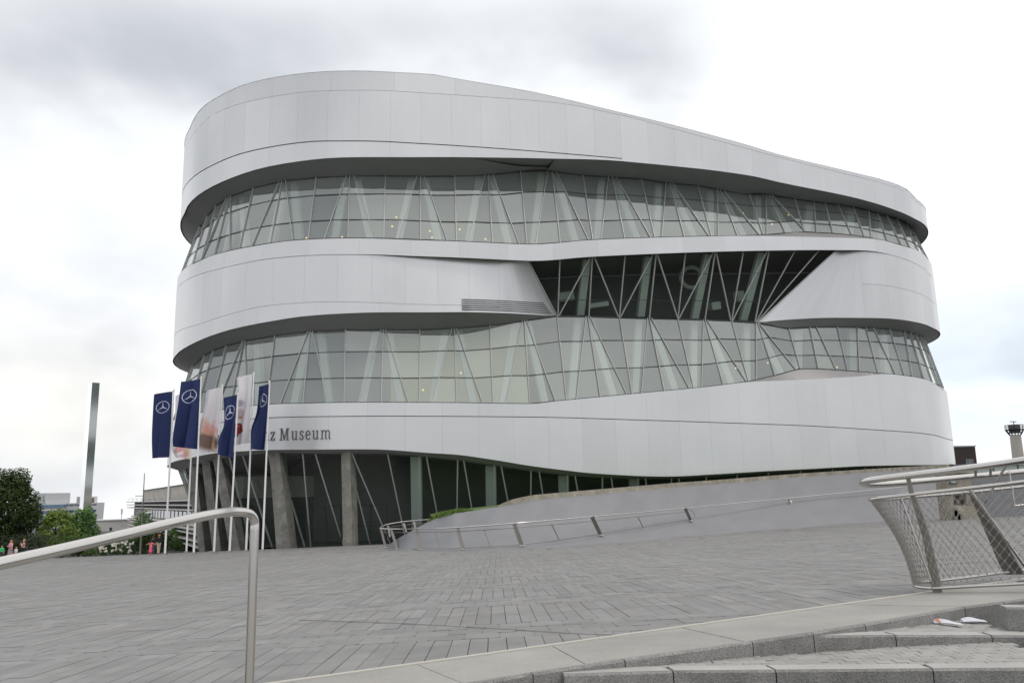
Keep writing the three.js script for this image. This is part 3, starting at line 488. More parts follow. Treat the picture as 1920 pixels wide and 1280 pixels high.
// ───────────────────────── kerb, steps and border slabs ─────────────────────────
const kerbPx = [[700, 1311], [860, 1286], [1000, 1262.5], [1172, 1236.5], [1412, 1203], [1525, 1186], [1623, 1170], [1810, 1138], [1884, 1128.5], [1990, 1114]];
const kerb = kerbPx.map(([x, y]) => onGround(x, y, 0.006));
{
  const border = new THREE.Group(); border.name = numbered('border_path'); border.userData.kind = 'structure'; scene.add(border);
  // slabs between drain and kerb, cut by the joints that show
  const J = [[330, 1308, 640, 1321], [530, 1279, 760, 1302], [780, 1246, 872, 1284], [1030, 1209, 1100, 1247.5], [1270, 1175.5, 1400, 1204.8], [1580, 1134, 1812, 1138], [1900, 1089, 1990, 1114]];
  for (let k = 0; k < J.length - 1; k++) {
    const a = onGround(J[k][0], J[k][1]), b = onGround(J[k][2], J[k][3]), c = onGround(J[k + 1][0], J[k + 1][1]), d = onGround(J[k + 1][2], J[k + 1][3]), top = [];
    const g = 0.004; for (const [u, v] of [[g, 0.0], [g, 1], [1 - g, 1], [1 - g, 0.0]]) { const p = a.clone().lerp(c, u).lerp(b.clone().lerp(d, u), v); p.y = gy(p.x, p.z) + 0.004; top.push(p); }
    part('border_slab', slabOf([top[0], top[1], top[2], top[3]], new V3(0, -0.08, 0)), M.conc, border);
  }
  const steps = thing('granite_steps', 'rough grey granite steps with cobbled treads at the lower right', 'steps');
  const stone = (a, b, w, h, name, mat) => { // block with its front top edge along a-b, running back by w
    const d = b.clone().sub(a), l = d.length(), back = new V3(d.z, 0, -d.x).normalize().multiplyScalar(w); if (back.z > 0) back.negate(); const e = d.clone().normalize().multiplyScalar(0.004), n = Math.max(2, Math.round(l / 0.06)), top = [], front = [], fd = back.clone().normalize().negate();
    // slightly uneven split face
    const V = [], g = (i, j) => { const t = i / n, p = a.clone().add(e).lerp(b.clone().sub(e), t); const yy = [0, -0.012, -h * 0.35, -h * 0.7, -h][j]; p.y += yy; const rough = j === 0 ? -0.012 : 0.007 * (noise3(p.x * 14, p.y * 14, p.z * 14) * 2 - 1); return p.addScaledVector(fd, rough); };
    for (let i = 0; i < n; i++) { for (let j = 0; j < 4; j++) { const A = g(i, j), B = g(i + 1, j), C = g(i + 1, j + 1), D = g(i, j + 1); V.push(A, D, B, B, D, C); } const A = g(i, 0), B = g(i + 1, 0), C = B.clone().add(back), D = A.clone().add(back); V.push(A, B, D, B, C, D); }
    for (const i of [0, n]) { const P0 = g(i, 0), P1 = g(i, 4), Q0 = P0.clone().add(back), Q1 = P1.clone().add(back); V.push(P0, P1, Q0, Q0, P1, Q1); }
    const T = [], eT = d.clone().normalize().multiplyScalar(0.006), lift = new V3(0, 0.0035, 0); if (w > 0.1) { const A = g(0, 0).add(eT).add(lift), Bq = g(n, 0).sub(eT).add(lift); part('stone_top', slabOf([A, Bq, Bq.clone().add(back), A.clone().add(back)], new V3(0, -0.02, 0)), M.cobble[1], steps); } return part(name, metricUV(tri(V)), mat, steps);
  };
  for (let k = 0; k < kerb.length - 1; k++) stone(kerb[k], kerb[k + 1], 0.035, 0.34, 'kerb_stone', M.granite[(k * 2 + 1) % 3]);
  const yC = EYE - 0.975;
  const treadOf = (l) => { const k = l.map(([i, drop]) => [kerb[i].x, kerb[i].y + drop / F * kerb[i].z]); return (x) => { if (x <= k[0][0]) return k[0][1]; for (let j = 0; j < k.length - 1; j++) if (x < k[j + 1][0]) return mix(k[j][1], k[j + 1][1], (x - k[j][0]) / (k[j + 1][0] - k[j][0])); return k[k.length - 1][1]; }; };
  const fA = treadOf([[5, 6], [6, 12.5], [7, 22]]), fB = treadOf([[2, 2], [3, 15], [4, 25.5], [5, 34]]);
  const onTread = (px, py, fn) => { let y = EYE - 1.1, p; for (let k = 0; k < 12; k++) { p = onLevel(px, py, y); y = fn(p.x); } return p; };
  const rowA = [[1527, 1192], [1680, 1191], [1860, 1191.5], [2050, 1193]].map(([x, y]) => onTread(x, y, fA)), rowB = [[1057, 1264], [1263, 1258], [1455, 1256.5], [1750, 1254], [2050, 1252]].map(([x, y]) => onTread(x, y, fB)), rowC = [[1886, 1139], [2040, 1140]].map(([x, y]) => onLevel(x, y, yC));
  for (let k = 0; k < rowA.length - 1; k++) stone(rowA[k], rowA[k + 1], 0.15, 0.25, 'step_stone', M.granite[k % 3]);
  for (let k = 0; k < rowB.length - 1; k++) stone(rowB[k], rowB[k + 1], 0.15, 0.3, 'step_stone', M.granite[(k + 1) % 3]);
  stone(rowC[0], rowC[1], 0.15, 0.25, 'step_stone', M.granite[2]);
  // cobbled treads
  const shapes = [0, 1, 2].map((i) => { const g = new RoundedBoxGeometry(0.122 + 0.006 * i, 0.05, 0.092, 1, 0.008); return metricUV(g); });
  const kerbLine = (x) => { for (let k = 0; k < kerb.length - 1; k++) if (x >= kerb[k].x && x <= kerb[k + 1].x) return mix(kerb[k].z, kerb[k + 1].z, (x - kerb[k].x) / (kerb[k + 1].x - kerb[k].x)); return x < kerb[0].x ? kerb[0].z : kerb[kerb.length - 1].z; };
  const rowLine = (row, x) => { for (let k = 0; k < row.length - 1; k++) if (x >= row[k].x && x <= row[k + 1].x) return mix(row[k].z, row[k + 1].z, (x - row[k].x) / (row[k + 1].x - row[k].x)); return null; };
  const beds = [];
  for (const [row, y, stop] of [[rowA, fA, (x) => Math.max(kerbLine(x), x > rowC[0].x ? rowC[0].z : -99)], [rowB, fB, (x) => Math.max(kerbLine(x), rowLine(rowA, x) ?? -99)]]) {
    let n = 0; const x0 = row[0].x, x1 = row[row.length - 1].x;
    for (let r = 0; r < 16; r++) for (let x = x0 + (r % 2) * 0.065; x < x1; x += 0.13) { const f = rowLine(row, x); if (f === null) continue; const z = f - 0.2 - r * 0.098; if (z < stop(x) - 0.05) continue; const m = part('cobble', shapes[Math.floor(rnd() * 3)], M.cobble[Math.floor(rnd() * 3)], steps); const yy = y(x); m.position.set(x, yy - 0.025 + rr(-0.003, 0.002), z); m.rotation.y = rr(-0.03, 0.03); n++; }
    const N = 24; beds.push(grid((u, v) => { const x = mix(x0, x1, u), f = rowLine(row, clamp(x, x0 + 1e-4, x1 - 1e-4)); const yy = y(x); return new V3(x, yy - 0.018, mix(f - 0.1, stop(x) - 0.2, v)); }, N, 1));
  }
  part('tread_bed', beds, M.cobble[0], steps);
  part('landing', box(-9, 14, EYE - 1.9, EYE - 1.5, -5.2, 12), M.conc, steps);
  rebase(steps, new V3(3, EYE - 1.5, -6));
  // litter left on the tread
  const sheetMat = [std(0.5, 0.51, 0.57, { roughness: 0.6, side: THREE.DoubleSide }), std(0.6, 0.2, 0.06, { roughness: 0.6, side: THREE.DoubleSide })];
  const leaflet = (pa, pb, w, lab, band) => { const a = onTread(...pa, (x) => fA(x) + 0.006), b = onTread(...pb, (x) => fA(x) + 0.012), g = thing('leaflet', lab, 'paper', null), d = b.clone().sub(a), n = new V3(0, 0, -w); const f = (u, v) => a.clone().addScaledVector(d, u).addScaledVector(n, v).add(new V3(0, 0.007 * Math.sin(u * 2.6) + 0.01 * v * Math.sin(u * 5) + 0.006 * v, 0)); part('sheet', grid(f, 10, 4), sheetMat[0], g); part('sheet', grid((u, v) => f(u, v).add(new V3(0.01 * v, 0.006 + 0.01 * v, 0)), 10, 4), sheetMat[0], g); if (band) part('printed_band', grid((u, v) => f(mix(0.16, 0.25, u), v).add(new V3(0, 0.011 + 0.01 * v, 0)), 4, 2), sheetMat[1], g); rebase(g, a); };
  leaflet([1753, 1169], [1808, 1174], 0.06, 'crumpled white leaflet with an orange band lying on the cobbled tread', true);
  leaflet([1808, 1167], [1853, 1168], 0.07, 'folded plain white paper lying against the kerb stone on the tread', false);
}

// ───────────────────────── swept grey ramp wall, ledge and handrail ─────────────────────────
const topPx = [[733, 1018, 0.6], [742, 1012, 1.2], [758, 1002.5, 1.7], [779, 991, 2.6], [804, 977, 3.6], [823, 969.7, 4.4], [846, 963, 5], [867, 959.8, 5.6], [898, 955.6, 6], [925, 951, 6.3], [960, 945, 6.6], [997, 937, 7], [1024, 934.5, 7], [1140, 924, 7.2], [1260, 913, 7.4], [1340, 907, 7.4], [1488, 894.5, 7.6], [1640, 884, 8], [1782, 875.5, 8.5]];
const sweep = (px, v) => { let k = 0; while (k < topPx.length - 2 && topPx[k + 1][0] < px) k++; const a = topPx[k], b = topPx[k + 1], t = clamp((px - a[0]) / (b[0] - a[0])), f = footAt(px), T = atD(px, mix(a[1], b[1], t), -f.z + mix(a[2], b[2], t)); return new V3(mix(f.x, T.x, v), mix(f.y, T.y, mix(v, v * v, 0.8)), mix(f.z, T.z, v)); };
{
  const w = thing('ramp_wall', 'smooth grey swept ramp wall in front of the museum', 'wall');
  const X = (u) => mix(733, 1782, u);
  part('wall_face', grid((u, v) => { const p = sweep(X(u), v); return p; }, 120, 14, (u, v) => [u * 60, v * 8]), M.greyWall, w);
  const back = []; part('wall_end', grid((u, v) => { const p = sweep(1782, u); return new V3(p.x + 0.02, mix(p.y, -1.5, v), p.z); }, 8, 1), M.greyWall, w);
  const nose = []; for (let k = 0; k <= 8; k++) nose.push(sweep(733, k / 8));
  part('wall_nose', grid((u, v) => { const p = sweep(733, v), f = onGround(715, 1027); return p.lerp(new V3(f.x, f.y - 0.02, mix(f.z, f.z - 1, v)), u); }, 4, 6), M.greyWall, w);
  const led = []; for (let k = 0; k < 60; k++) { const xa = mix(918, 1781, k / 60), xb = mix(918, 1781, (k + 1) / 60), h = (x) => 0.24 * sstep(918, 965, x), P = (x) => sweep(x, 1).add(new V3(0, -0.01, 0.03)); const a = P(xa), b = P(xb), up = (p, x) => p.clone().add(new V3(0, h(x), 0)), bk3 = new V3(0.2, 0, -0.8); led.push(slabOf([up(a, xa), up(b, xb), up(b, xb).add(bk3), up(a, xa).add(bk3)], new V3(0, -0.3, 0))); }
  part('coping', led, M.concStain, w);
  rebase(w, sweep(1100, 0));
  // lawn between wall and building, out of sight but mirrored in the glass
  struct('lawn', grid((u, v) => { const x = mix(812, 1775, u), p = sweep(x, 1), q = hit(x, 860, 0.4) ?? { s: SR, i: 0 }, b = skin(q.s, p.y - 0.3, 2.2); p.z -= 0.7; p.y -= 0.05; return p.lerp(b, v); }, 40, 6), M.grass);
  // young grass showing over the edge
  const bl = []; for (let k = 0; k < 2600; k++) { const px = mix(803, 900, Math.pow(rnd(), 0.8)), p = sweep(px, 1), h = rr(0.1, 0.33) * sstep(800, 822, px) * (1 - 0.75 * sstep(850, 900, px)) * rr(0.5, 1.15), b = p.clone().add(new V3(rr(-0.2, 0.2), -0.06, -rr(0.02, 1))), t = b.clone().add(new V3(rr(-0.2, 0.2), h, rr(-0.15, 0.15))), s = new V3(rr(0.02, 0.05), 0, rr(-0.03, 0.03)); bl.push(b.clone().add(s), t, b.clone().sub(s)); }
  tag(lone('grass_tuft', tri(bl), std(0.1, 0.17, 0.03, { roughness: 0.9, side: THREE.DoubleSide })), 'bright green grass growing over the top edge of the grey ramp wall', 'grass', null, 'stuff');
  // handrail
  const r = thing('ramp_handrail', 'long thin steel handrail with mesh infill following the grey ramp wall', 'handrail');
  const vFor = (px, py) => { let lo = 0, hi = 1; for (let i = 0; i < 30; i++) { const m = (lo + hi) / 2; if (toPx(sweep(px, m))[1] > py) lo = m; else hi = m; } return sweep(px, lo); };
  const D = (px) => { const ftY = [[740, 1030], [789, 1031], [868, 1030], [978, 1023.5], [1127, 1003.6], [1296, 977], [1482, 945], [1695, 925]]; let k = 0; while (k < ftY.length - 2 && ftY[k + 1][0] < px) k++; const t = (px - ftY[k][0]) / (ftY[k + 1][0] - ftY[k][0]); return -vFor(px, mix(ftY[k][1], ftY[k + 1][1], t)).z - 0.25; };
  const railPx = [[745, 991.5], [780, 991], [857, 988.7], [964, 981], [1110, 968.5], [1285, 952.5], [1482, 933.5], [1600, 922], [1693, 913]];
  const d0 = D(745); const P = (x, y, o = 0) => atD(x, y, D(x) + o);
  const loop = (dy) => [atD(804, 974 + dy, d0 + 3.6), atD(770, 976.5 + dy, d0 + 2.7), atD(735, 981 + dy, d0 + 1.7), atD(716, 986 + dy, d0 + 0.9), atD(712, 990 + dy, d0 + 0.4), atD(722, 991.5 + dy, d0 + 0.1)];
  part('top_rail', tube([...loop(0), ...railPx.map(([x, y]) => P(x, y))], 0.032, 8, 120), M.steel, r);
  part('mid_wire', tube([...loop(6.5), ...railPx.slice(0, 6).map(([x, y], i) => P(x, y + [6.5, 6.5, 7.5, 8.5, 8.5, 7][i]))], 0.014, 5, 90), M.steelDark, r);
  const bot = [[712 + 8, 1024], [745, 1028], [789, 1028.5], [868, 1027.5], [978, 1021], [1127, 1001], [1290, 975]];
  part('low_wire', tube(bot.map(([x, y], i) => i === 0 ? atD(x, y, d0 + 0.3) : P(x, y)), 0.014, 5, 60), M.steelDark, r);
  for (const [a, b, c, e, w] of [[780, 991, 789, 1031, 0.15], [857, 988.7, 869, 1030.5, 0.16], [964, 981, 979, 1024, 0.17], [1110, 968.5, 1127, 1004, 0.17], [1285, 952.5, 1296, 977, 0.16], [714, 991, 723, 1027, 0.14], [733, 992, 745, 1030, 0.13]]) { part('post', bar(P(a, b), P(c, e), w, 0.03, new V3(0, 0, 1)), M.steelDark, r); part('foot_plate', new RoundedBoxGeometry(0.2, 0.08, 0.14, 2, 0.02).translate(...P(c, e - 0.6).toArray()), M.steel, r); }
  for (const [a, b, c, e] of [[815, 996, 825, 1028], [907, 992, 919, 1025], [1034, 982, 1048, 1011], [1196, 968, 1206, 989]]) part('thin_rod', bar(P(a, b), P(c, e), 0.035, 0.02, new V3(0, 0, 1)), M.steelDark, r);
  for (const [a, b, c, e] of [[727, 985, 731, 1006], [757, 981, 762, 998], [776, 978, 779, 990]]) part('post', bar(atD(a, b, d0 + 2), atD(c, e, d0 + 2), 0.1, 0.03, new V3(0, 0, 1)), M.steel, r);
  part('bracket', [bar(P(1478, 934), P(1482, 944), 0.09, 0.05, new V3(0, 0, 1)), new RoundedBoxGeometry(0.24, 0.22, 0.08, 2, 0.02).translate(...P(1483, 943, 0.1).toArray())], M.steel, r);
  part('hoop', tube([P(1285, 956), P(1297, 957), P(1303, 966), P(1302, 973), P(1293, 974.5)], 0.014, 5), M.steelDark, r);
  rebase(r, P(1100, 1008));
  // grid plates let into the paving along the wall
  for (const [x, y, wd, l] of [[709, 1039, 10, 'leftmost of the dark floor lights set in the paving along the ramp wall'], [760, 1040.5, 10, 'dark floor light in the paving below the tip of the steel handrail'], [833, 1038.5, 12, 'dark floor light in the paving before the second handrail post'], [923, 1035.5, 12, 'dark floor light in the paving before the third handrail post'], [1032, 1029.5, 13, 'dark floor light in the paving before the fourth handrail post'], [1168, 1020, 14, 'dark floor light in the paving just right of the last low handrail post'], [1320, 1008.8, 15, 'dark floor light in the paving below the end of the handrail mesh'], [1482, 995, 15, 'rightmost of the dark floor lights set in the paving along the ramp wall']]) {
    const p = onGround(x, y, 0.006), k = -p.z * wd / F / 2, t = thing('floor_light', l, 'floor light', 'floor lights along the ramp wall'); part('rim', new THREE.TorusGeometry(k, 0.025, 6, 24).rotateX(Math.PI / 2).scale(1, 0.5, 1), M.steelDark, t); part('cover', new THREE.CylinderGeometry(k - 0.01, k - 0.01, 0.01, 24), M.iron, t); t.position.copy(p);
  }
}

// ───────────────────────── foreground handrail ─────────────────────────
{
  const r = thing('foreground_handrail', 'brushed steel tube handrail bending down to its post in the left foreground', 'handrail');
  const pts = [atD(-120, 1084, 2.55), atD(0, 1056, 2.78), atD(120, 1029, 3.02), atD(230, 1003, 3.27), atD(328, 979, 3.5), atD(400, 963.8, 3.75), atD(436, 959.2, 3.93)];
  const c = [atD(436, 959.2, 3.93), atD(452, 959.6, 4.0), atD(462, 961, 4.04), atD(470, 964.5, 4.07), atD(475, 971, 4.09), atD(477, 980, 4.1), atD(477, 992, 4.1)];
  const post = atD(477, 992, 4.1), low = post.clone(); low.y = gy(post.x, post.z) - 0.05;
  part('top_rail', tube([...pts, ...c.slice(1), post.clone().lerp(low, 0.3), low], 0.0214, 20, 240), M.steel, r);
  part('collar', new THREE.CylinderGeometry(0.045, 0.05, 0.012, 24).translate(low.x, gy(low.x, low.z) + 0.01, low.z), M.steel, r);
  rebase(r, low);
}
// ───────────────────────── mesh balustrade on the right ─────────────────────────
{
  const r = thing('mesh_balustrade', 'steel balustrade with double top rail and wire net on the right', 'balustrade');
  const K = 1.1, A = (l) => l.map(([x, y, d]) => atD(x, y, d * K));
  const top = A([[2080, 834, 7.25], [1920, 862.5, 7.6], [1800, 879.5, 7.85], [1700, 891.5, 8.05], [1655, 897, 8.15], [1628, 901, 8.25], [1617, 904.5, 8.38], [1628, 907.5, 8.5], [1655, 907.5, 8.58], [1700, 904.3, 8.65], [1800, 895.5, 8.8], [1920, 884, 9], [2080, 868, 9.25]]);
  const net = A([[2080, 880, 7.35], [1920, 903, 7.7], [1800, 917, 7.9], [1700, 928, 8.08], [1655, 933, 8.2], [1637, 935.5, 8.3], [1631, 937, 8.4], [1645, 937.2, 8.48], [1670, 935.5, 8.53], [1720, 931, 8.62], [1800, 924.5, 8.75], [1920, 912, 8.95], [2080, 896, 9.2]]);
  const low = A([[2080, 1082, 7.45], [1920, 1094, 7.8], [1820, 1099, 7.98], [1754, 1102.5, 8.1], [1730, 1101.5, 8.2], [1717, 1099, 8.3], [1713, 1096, 8.4], [1716, 1093.5, 8.48], [1724, 1091.5, 8.55], [1765, 1088, 8.68], [1820, 1081.5, 8.8], [1893, 1072, 8.98], [2080, 1050, 9.25]]);
  part('top_rail', tube(top, 0.035, 14, 200), M.steel, r);
  part('net_rail', tube(net, 0.019, 10, 200), M.steel, r);
  part('base_rail', tube(low, 0.017, 10, 200), M.steel, r);
  const cn = new THREE.CatmullRomCurve3(net, false, 'centripetal'), cl = new THREE.CatmullRomCurve3(low, false, 'centripetal');
  const f = (t, v) => { const p = cn.getPoint(clamp(t)), q = cl.getPoint(clamp(t)); return q.lerp(p, v).add(new V3(0.075 * Math.sin(Math.PI * v) * Math.exp(-(((t - 0.5) / 0.14) ** 2)), 0, 0)); };
  const wires = [], len = cn.getLength(), N = Math.round(len / 0.078), rowsN = 17; let knots = [];
  // lozenge net: zigzag wires row by row
  const tt = Array.from({ length: N + 1 }, (_, i) => i / N);
  const node = (i, j) => { const t = (i + (j % 2) * 0.5) / N; return t > 1 ? null : f(t, j / rowsN); };
  const bag = (p, j) => { return p; };
  for (let j = 0; j < rowsN; j++) for (let i = 0; i <= N; i++) { const p = node(i, j); if (!p) continue; for (const k of j % 2 ? [0, 1] : [-1, 0]) { const q = i + k >= 0 ? node(i + k, j + 1) : null; if (q) wires.push(bar(p, q, 0.0036, 0.0036)); } if (j) wires.push(bar(p.clone().add(new V3(0, -0.008, 0)), p.clone().add(new V3(0, 0.008, 0)), 0.011, 0.011, new V3(0, 0, 1))); }
  part('wire_net', wires, M.wire, r).userData.kind = 'stuff';
  const AT = (x, y, d) => atD(x, y, d * K);
  const plate = (L, mat, name, th = 0.012) => { const v = []; for (let k = 0; k < L.length - 1; k++) { const [x, y, w, d] = L[k], [x2, y2, w2, d2] = L[k + 1]; v.push(slabOf([AT(x - w / 2, y, d), AT(x2 - w2 / 2, y2, d2), AT(x2 + w2 / 2, y2, d2), AT(x + w / 2, y, d)], new V3(0.02, 0, -th))); } part(name, v, mat, r); };
  plate([[1702, 895, 6, 8.05], [1709, 925, 8, 8.06], [1722, 960, 11, 8.07], [1736, 1005, 13, 8.09], [1748, 1060, 15, 8.1], [1758, 1113, 17, 8.1]], M.steelDark, 'post');
  plate([[1817, 916, 7, 8.76], [1834, 945, 16, 8.8], [1858, 990, 26, 8.86], [1883, 1040, 33, 8.92], [1902, 1077, 38, 8.97]], M.steelDark, 'post');
  part('rod', rod(AT(1691, 935, 8.1), AT(1746, 1088, 8.08), 0.012), M.steel, r);
  part('rod', rod(AT(1815, 912, 8.7), AT(1922, 1062, 8.9), 0.014), M.steel, r);
  part('rod', rod(AT(1889, 869, 7.7), AT(1848, 942, 8.7), 0.013), M.steel, r);
  part('rod', rod(AT(1893, 882, 8.9), AT(1904, 948, 8.9), 0.007), M.steel, r); part('rod', rod(AT(1904, 948, 8.9), AT(1930, 945, 8.9), 0.007), M.steel, r);
  for (const [x, y, y2, d] of [[1858, 872, 890, 8.6], [1830, 876, 893, 8.55]]) part('rail_strut', rod(AT(x, y, d - 0.6), AT(x, y2, d + 0.2), 0.014), M.steelDark, r);
  rebase(r, onGround(1758, 1112));
}

// ───────────────────────── flags ─────────────────────────
function canvasTex(w, h, draw) { const c = document.createElement('canvas'); c.width = w; c.height = h; draw(c.getContext('2d'), w, h); const t = new THREE.CanvasTexture(c); t.colorSpace = THREE.SRGBColorSpace; return t; }
const starTex = canvasTex(256, 1024, (g, w, h) => {
  g.fillStyle = '#182757'; g.fillRect(0, 0, w, h);
  const cx = w * 0.5, cy = h * 0.215, r = w * 0.35; g.strokeStyle = '#c9cede'; g.lineWidth = 9; g.beginPath(); g.ellipse(cx, cy, r, r * 1.02, 0, 0, 7); g.stroke();
  g.fillStyle = '#d3d7e4'; for (let k = 0; k < 3; k++) { const a = -Math.PI / 2 + k * 2 * Math.PI / 3, b = a + Math.PI / 3, c2 = a - Math.PI / 3, q = r * 0.11; g.beginPath(); g.moveTo(cx + Math.cos(a) * r, cy + Math.sin(a) * r); g.lineTo(cx + Math.cos(b) * q, cy + Math.sin(b) * q); g.lineTo(cx, cy); g.lineTo(cx + Math.cos(c2) * q, cy + Math.sin(c2) * q); g.fill(); }
});
const printTex = (kind) => canvasTex(256, 1024, (g, w, h) => {
  g.fillStyle = '#dcd9df'; g.fillRect(0, 0, w, h); let q = 31 + kind; const r = () => { q = (q * 16807) % 2147483647; return q / 2147483647; };
  const blob = (x, y, rx, ry, col) => { g.save(); g.translate(x, y); g.scale(rx, ry); const G = g.createRadialGradient(0, 0, 0, 0, 0, 1); G.addColorStop(0, col); G.addColorStop(0.6, col); G.addColorStop(1, col.replace(/[\d.]+\)$/, '0)')); g.fillStyle = G; g.beginPath(); g.arc(0, 0, 1, 0, 7); g.fill(); g.restore(); };
  if (kind === 0) { for (let k = 0; k < 26; k++) blob(w * (0.2 + r() * 0.7), h * (0.55 + r() * 0.22), 30 + r() * 50, 30 + r() * 60, `rgba(${190 + r() * 40 | 0},${110 + r() * 60 | 0},${105 + r() * 60 | 0},0.22)`); blob(w * 0.5, h * 0.86, 190, 130, 'rgba(104,78,66,0.8)'); blob(w * 0.55, h * 0.74, 90, 45, 'rgba(205,165,140,0.7)'); g.fillStyle = '#b08f78'; g.fillRect(w * 0.72, h * 0.74, 26, h * 0.24); g.fillStyle = '#c79a6a'; for (let k = 0; k < 5; k++) { g.beginPath(); g.ellipse(w * 0.77, h * (0.88 + k * 0.025), 30 - k * 2, 11, 0, 0, 7); g.fill(); } }
  if (kind === 1) { blob(w * 0.22, h * 0.4, 70, 60, 'rgba(150,140,160,0.7)'); blob(w * 0.3, h * 0.55, 80, 90, 'rgba(180,150,165,0.6)'); g.fillStyle = '#8c2f30'; g.beginPath(); g.moveTo(0, h * 0.78); g.quadraticCurveTo(w * 0.15, h * 0.66, w * 0.42, h * 0.68); g.quadraticCurveTo(w * 0.62, h * 0.74, w * 0.66, h * 0.82); g.lineTo(0, h * 0.87); g.fill(); g.fillStyle = '#c9b3ae'; g.fillRect(w * 0.1, h * 0.72, 70, 8); g.fillStyle = '#222'; g.beginPath(); g.arc(w * 0.24, h * 0.86, 24, 0, 7); g.fill(); g.fillStyle = '#b98a72'; g.beginPath(); g.arc(w * 0.4, h * 0.6, 22, 0, 7); g.fill(); }
  if (kind === 2) { for (let k = 0; k < 30; k++) blob(w * r(), h * (0.7 + 0.3 * r()), 30 + 60 * r(), 14 + 30 * r(), ['rgba(214,120,140,0.5)', 'rgba(225,205,90,0.5)', 'rgba(170,150,190,0.45)', 'rgba(230,190,190,0.5)'][k % 4]); }
});
{
  const cloth = (t) => new THREE.MeshPhysicalMaterial({ map: t, roughness: 0.85, side: THREE.DoubleSide, transmission: 0.18, thickness: 0 });
  const blue = new THREE.MeshStandardMaterial({ map: starTex, roughness: 0.8, side: THREE.DoubleSide }), prints = [0, 1, 2].map((k) => cloth(printTex(k)));
  const FL = [
    { base: [309, 1030], top: [325.5, 731], d: 60, L: [[290, 740], [288, 780], [286, 820], [286, 859]], R: [[323, 734.5], [317, 857]], m: blue, w: 0.05, lab: 'leftmost flag, navy blue with a white star in a ring, hanging flat', pl: 'leftmost tall white flagpole, carrying a navy flag' },
    { base: [349, 1031], top: [364, 728], d: 67, L: [[330, 742], [328, 790], [322, 841], [330, 858]], R: [[362, 734], [357.5, 861]], m: prints[2], w: 0.06, lab: 'white flag with a pink and yellow print, mostly behind a navy flag', pl: 'white flagpole standing behind the others, mostly hidden by a navy flag' },
    { base: [363, 1030], top: [376.5, 708], d: 59, L: [[344, 717.5], [340, 764], [332, 823], [332, 838]], R: [[375, 711.5], [369.5, 842]], m: blue, w: 0.16, lab: 'second navy flag from the left, the widest, billowing at its foot', pl: 'tall white flagpole carrying the widest navy flag' },
    { base: [401, 1028], top: [416.5, 723], d: 60, L: [[389.5, 733], [384, 765], [377, 797], [374, 848]], R: [[415, 727], [407, 848]], m: prints[0], w: 0.13, lab: 'white flag with a brown and pink picture at its foot', pl: 'white flagpole carrying the flag with the brown picture' },
    { base: [430, 1028], top: [446, 738], d: 59.5, L: [[421, 746.5], [421, 797], [412.5, 823], [412, 852]], R: [[444, 741], [437, 859]], m: blue, w: 0.12, lab: 'lowest navy flag, third of the four from the left', pl: 'shortest white flagpole, carrying the lowest navy flag' },
    { base: [461, 1027], top: [475.5, 699], d: 60.5, L: [[446, 709], [449, 749], [438, 794], [435.5, 836]], R: [[473, 702.5], [466, 830]], m: prints[1], w: 0.13, lab: 'white flag with a red car picture, flying highest of all', pl: 'white flagpole reaching highest, with the white and red flag' },
    { base: [492, 1023], top: [505, 715], d: 60, L: [[491, 725.6], [485, 773], [472.6, 806], [470.4, 843]], R: [[503.5, 720.5], [497, 843.5]], m: blue, w: 0.2, lab: 'rightmost flag, navy and folded nearly edge on beside the museum lettering', pl: 'rightmost white flagpole, carrying the folded navy flag' },
  ];
  for (const f of FL) {
    const b = onGround(...f.base), D = (y) => f.d, base = atD(...f.base, f.d); base.y = Math.min(base.y, gy(base.x, base.z)); const top = atD(...f.top, f.d);
    const p = thing('flagpole', f.pl, 'flagpole', 'flagpoles before the museum');
    part('pole', rod(base, top, 0.075, 0.05, 12), M.white, p); part('base_plate', new THREE.CylinderGeometry(0.16, 0.19, 0.12, 16).translate(base.x, base.y + 0.06, base.z), M.steelDark, p); part('cap', new THREE.SphereGeometry(0.07, 12, 8).translate(top.x, top.y, top.z), M.white, p);
    const TL = atD(...f.L[0], f.d + 0.05), TR = atD(...f.R[0], f.d + 0.05);
    part('arm', rod(TR.clone().add(new V3(0.05, 0.04, 0)), TL.clone().add(new V3(0, 0.04, 0)), 0.025), f.m === blue ? M.gasket : M.white, p); rebase(p, base);
    const lc = new THREE.CatmullRomCurve3(f.L.map(([x, y]) => atD(x, y, f.d))), ph = rnd() * 6;
    const g = grid((u, v) => { const l = lc.getPoint(v), r0 = atD(mix(f.R[0][0], f.R[1][0], v), mix(f.R[0][1], f.R[1][1], v), f.d), q = l.lerp(r0, u); const k = f.w * (0.25 + 1.1 * v) * (1 - u * 0.75); q.z += k * 2.4 * Math.sin(u * 9 + ph + v * 2.2) + 0.3 * k * Math.sin(u * 19 + v * 5 + ph); q.x += k * 0.25 * Math.cos(u * 9 + ph + v * 2); q.z += (1 - u) * f.w * 3; return q; }, 28, 40, (u, v) => [u, 1 - v]);
    const fl = thing('flag', f.lab, 'flag', 'flags on the poles'); part('cloth', g, f.m, fl); rebase(fl, TR);
  }
}

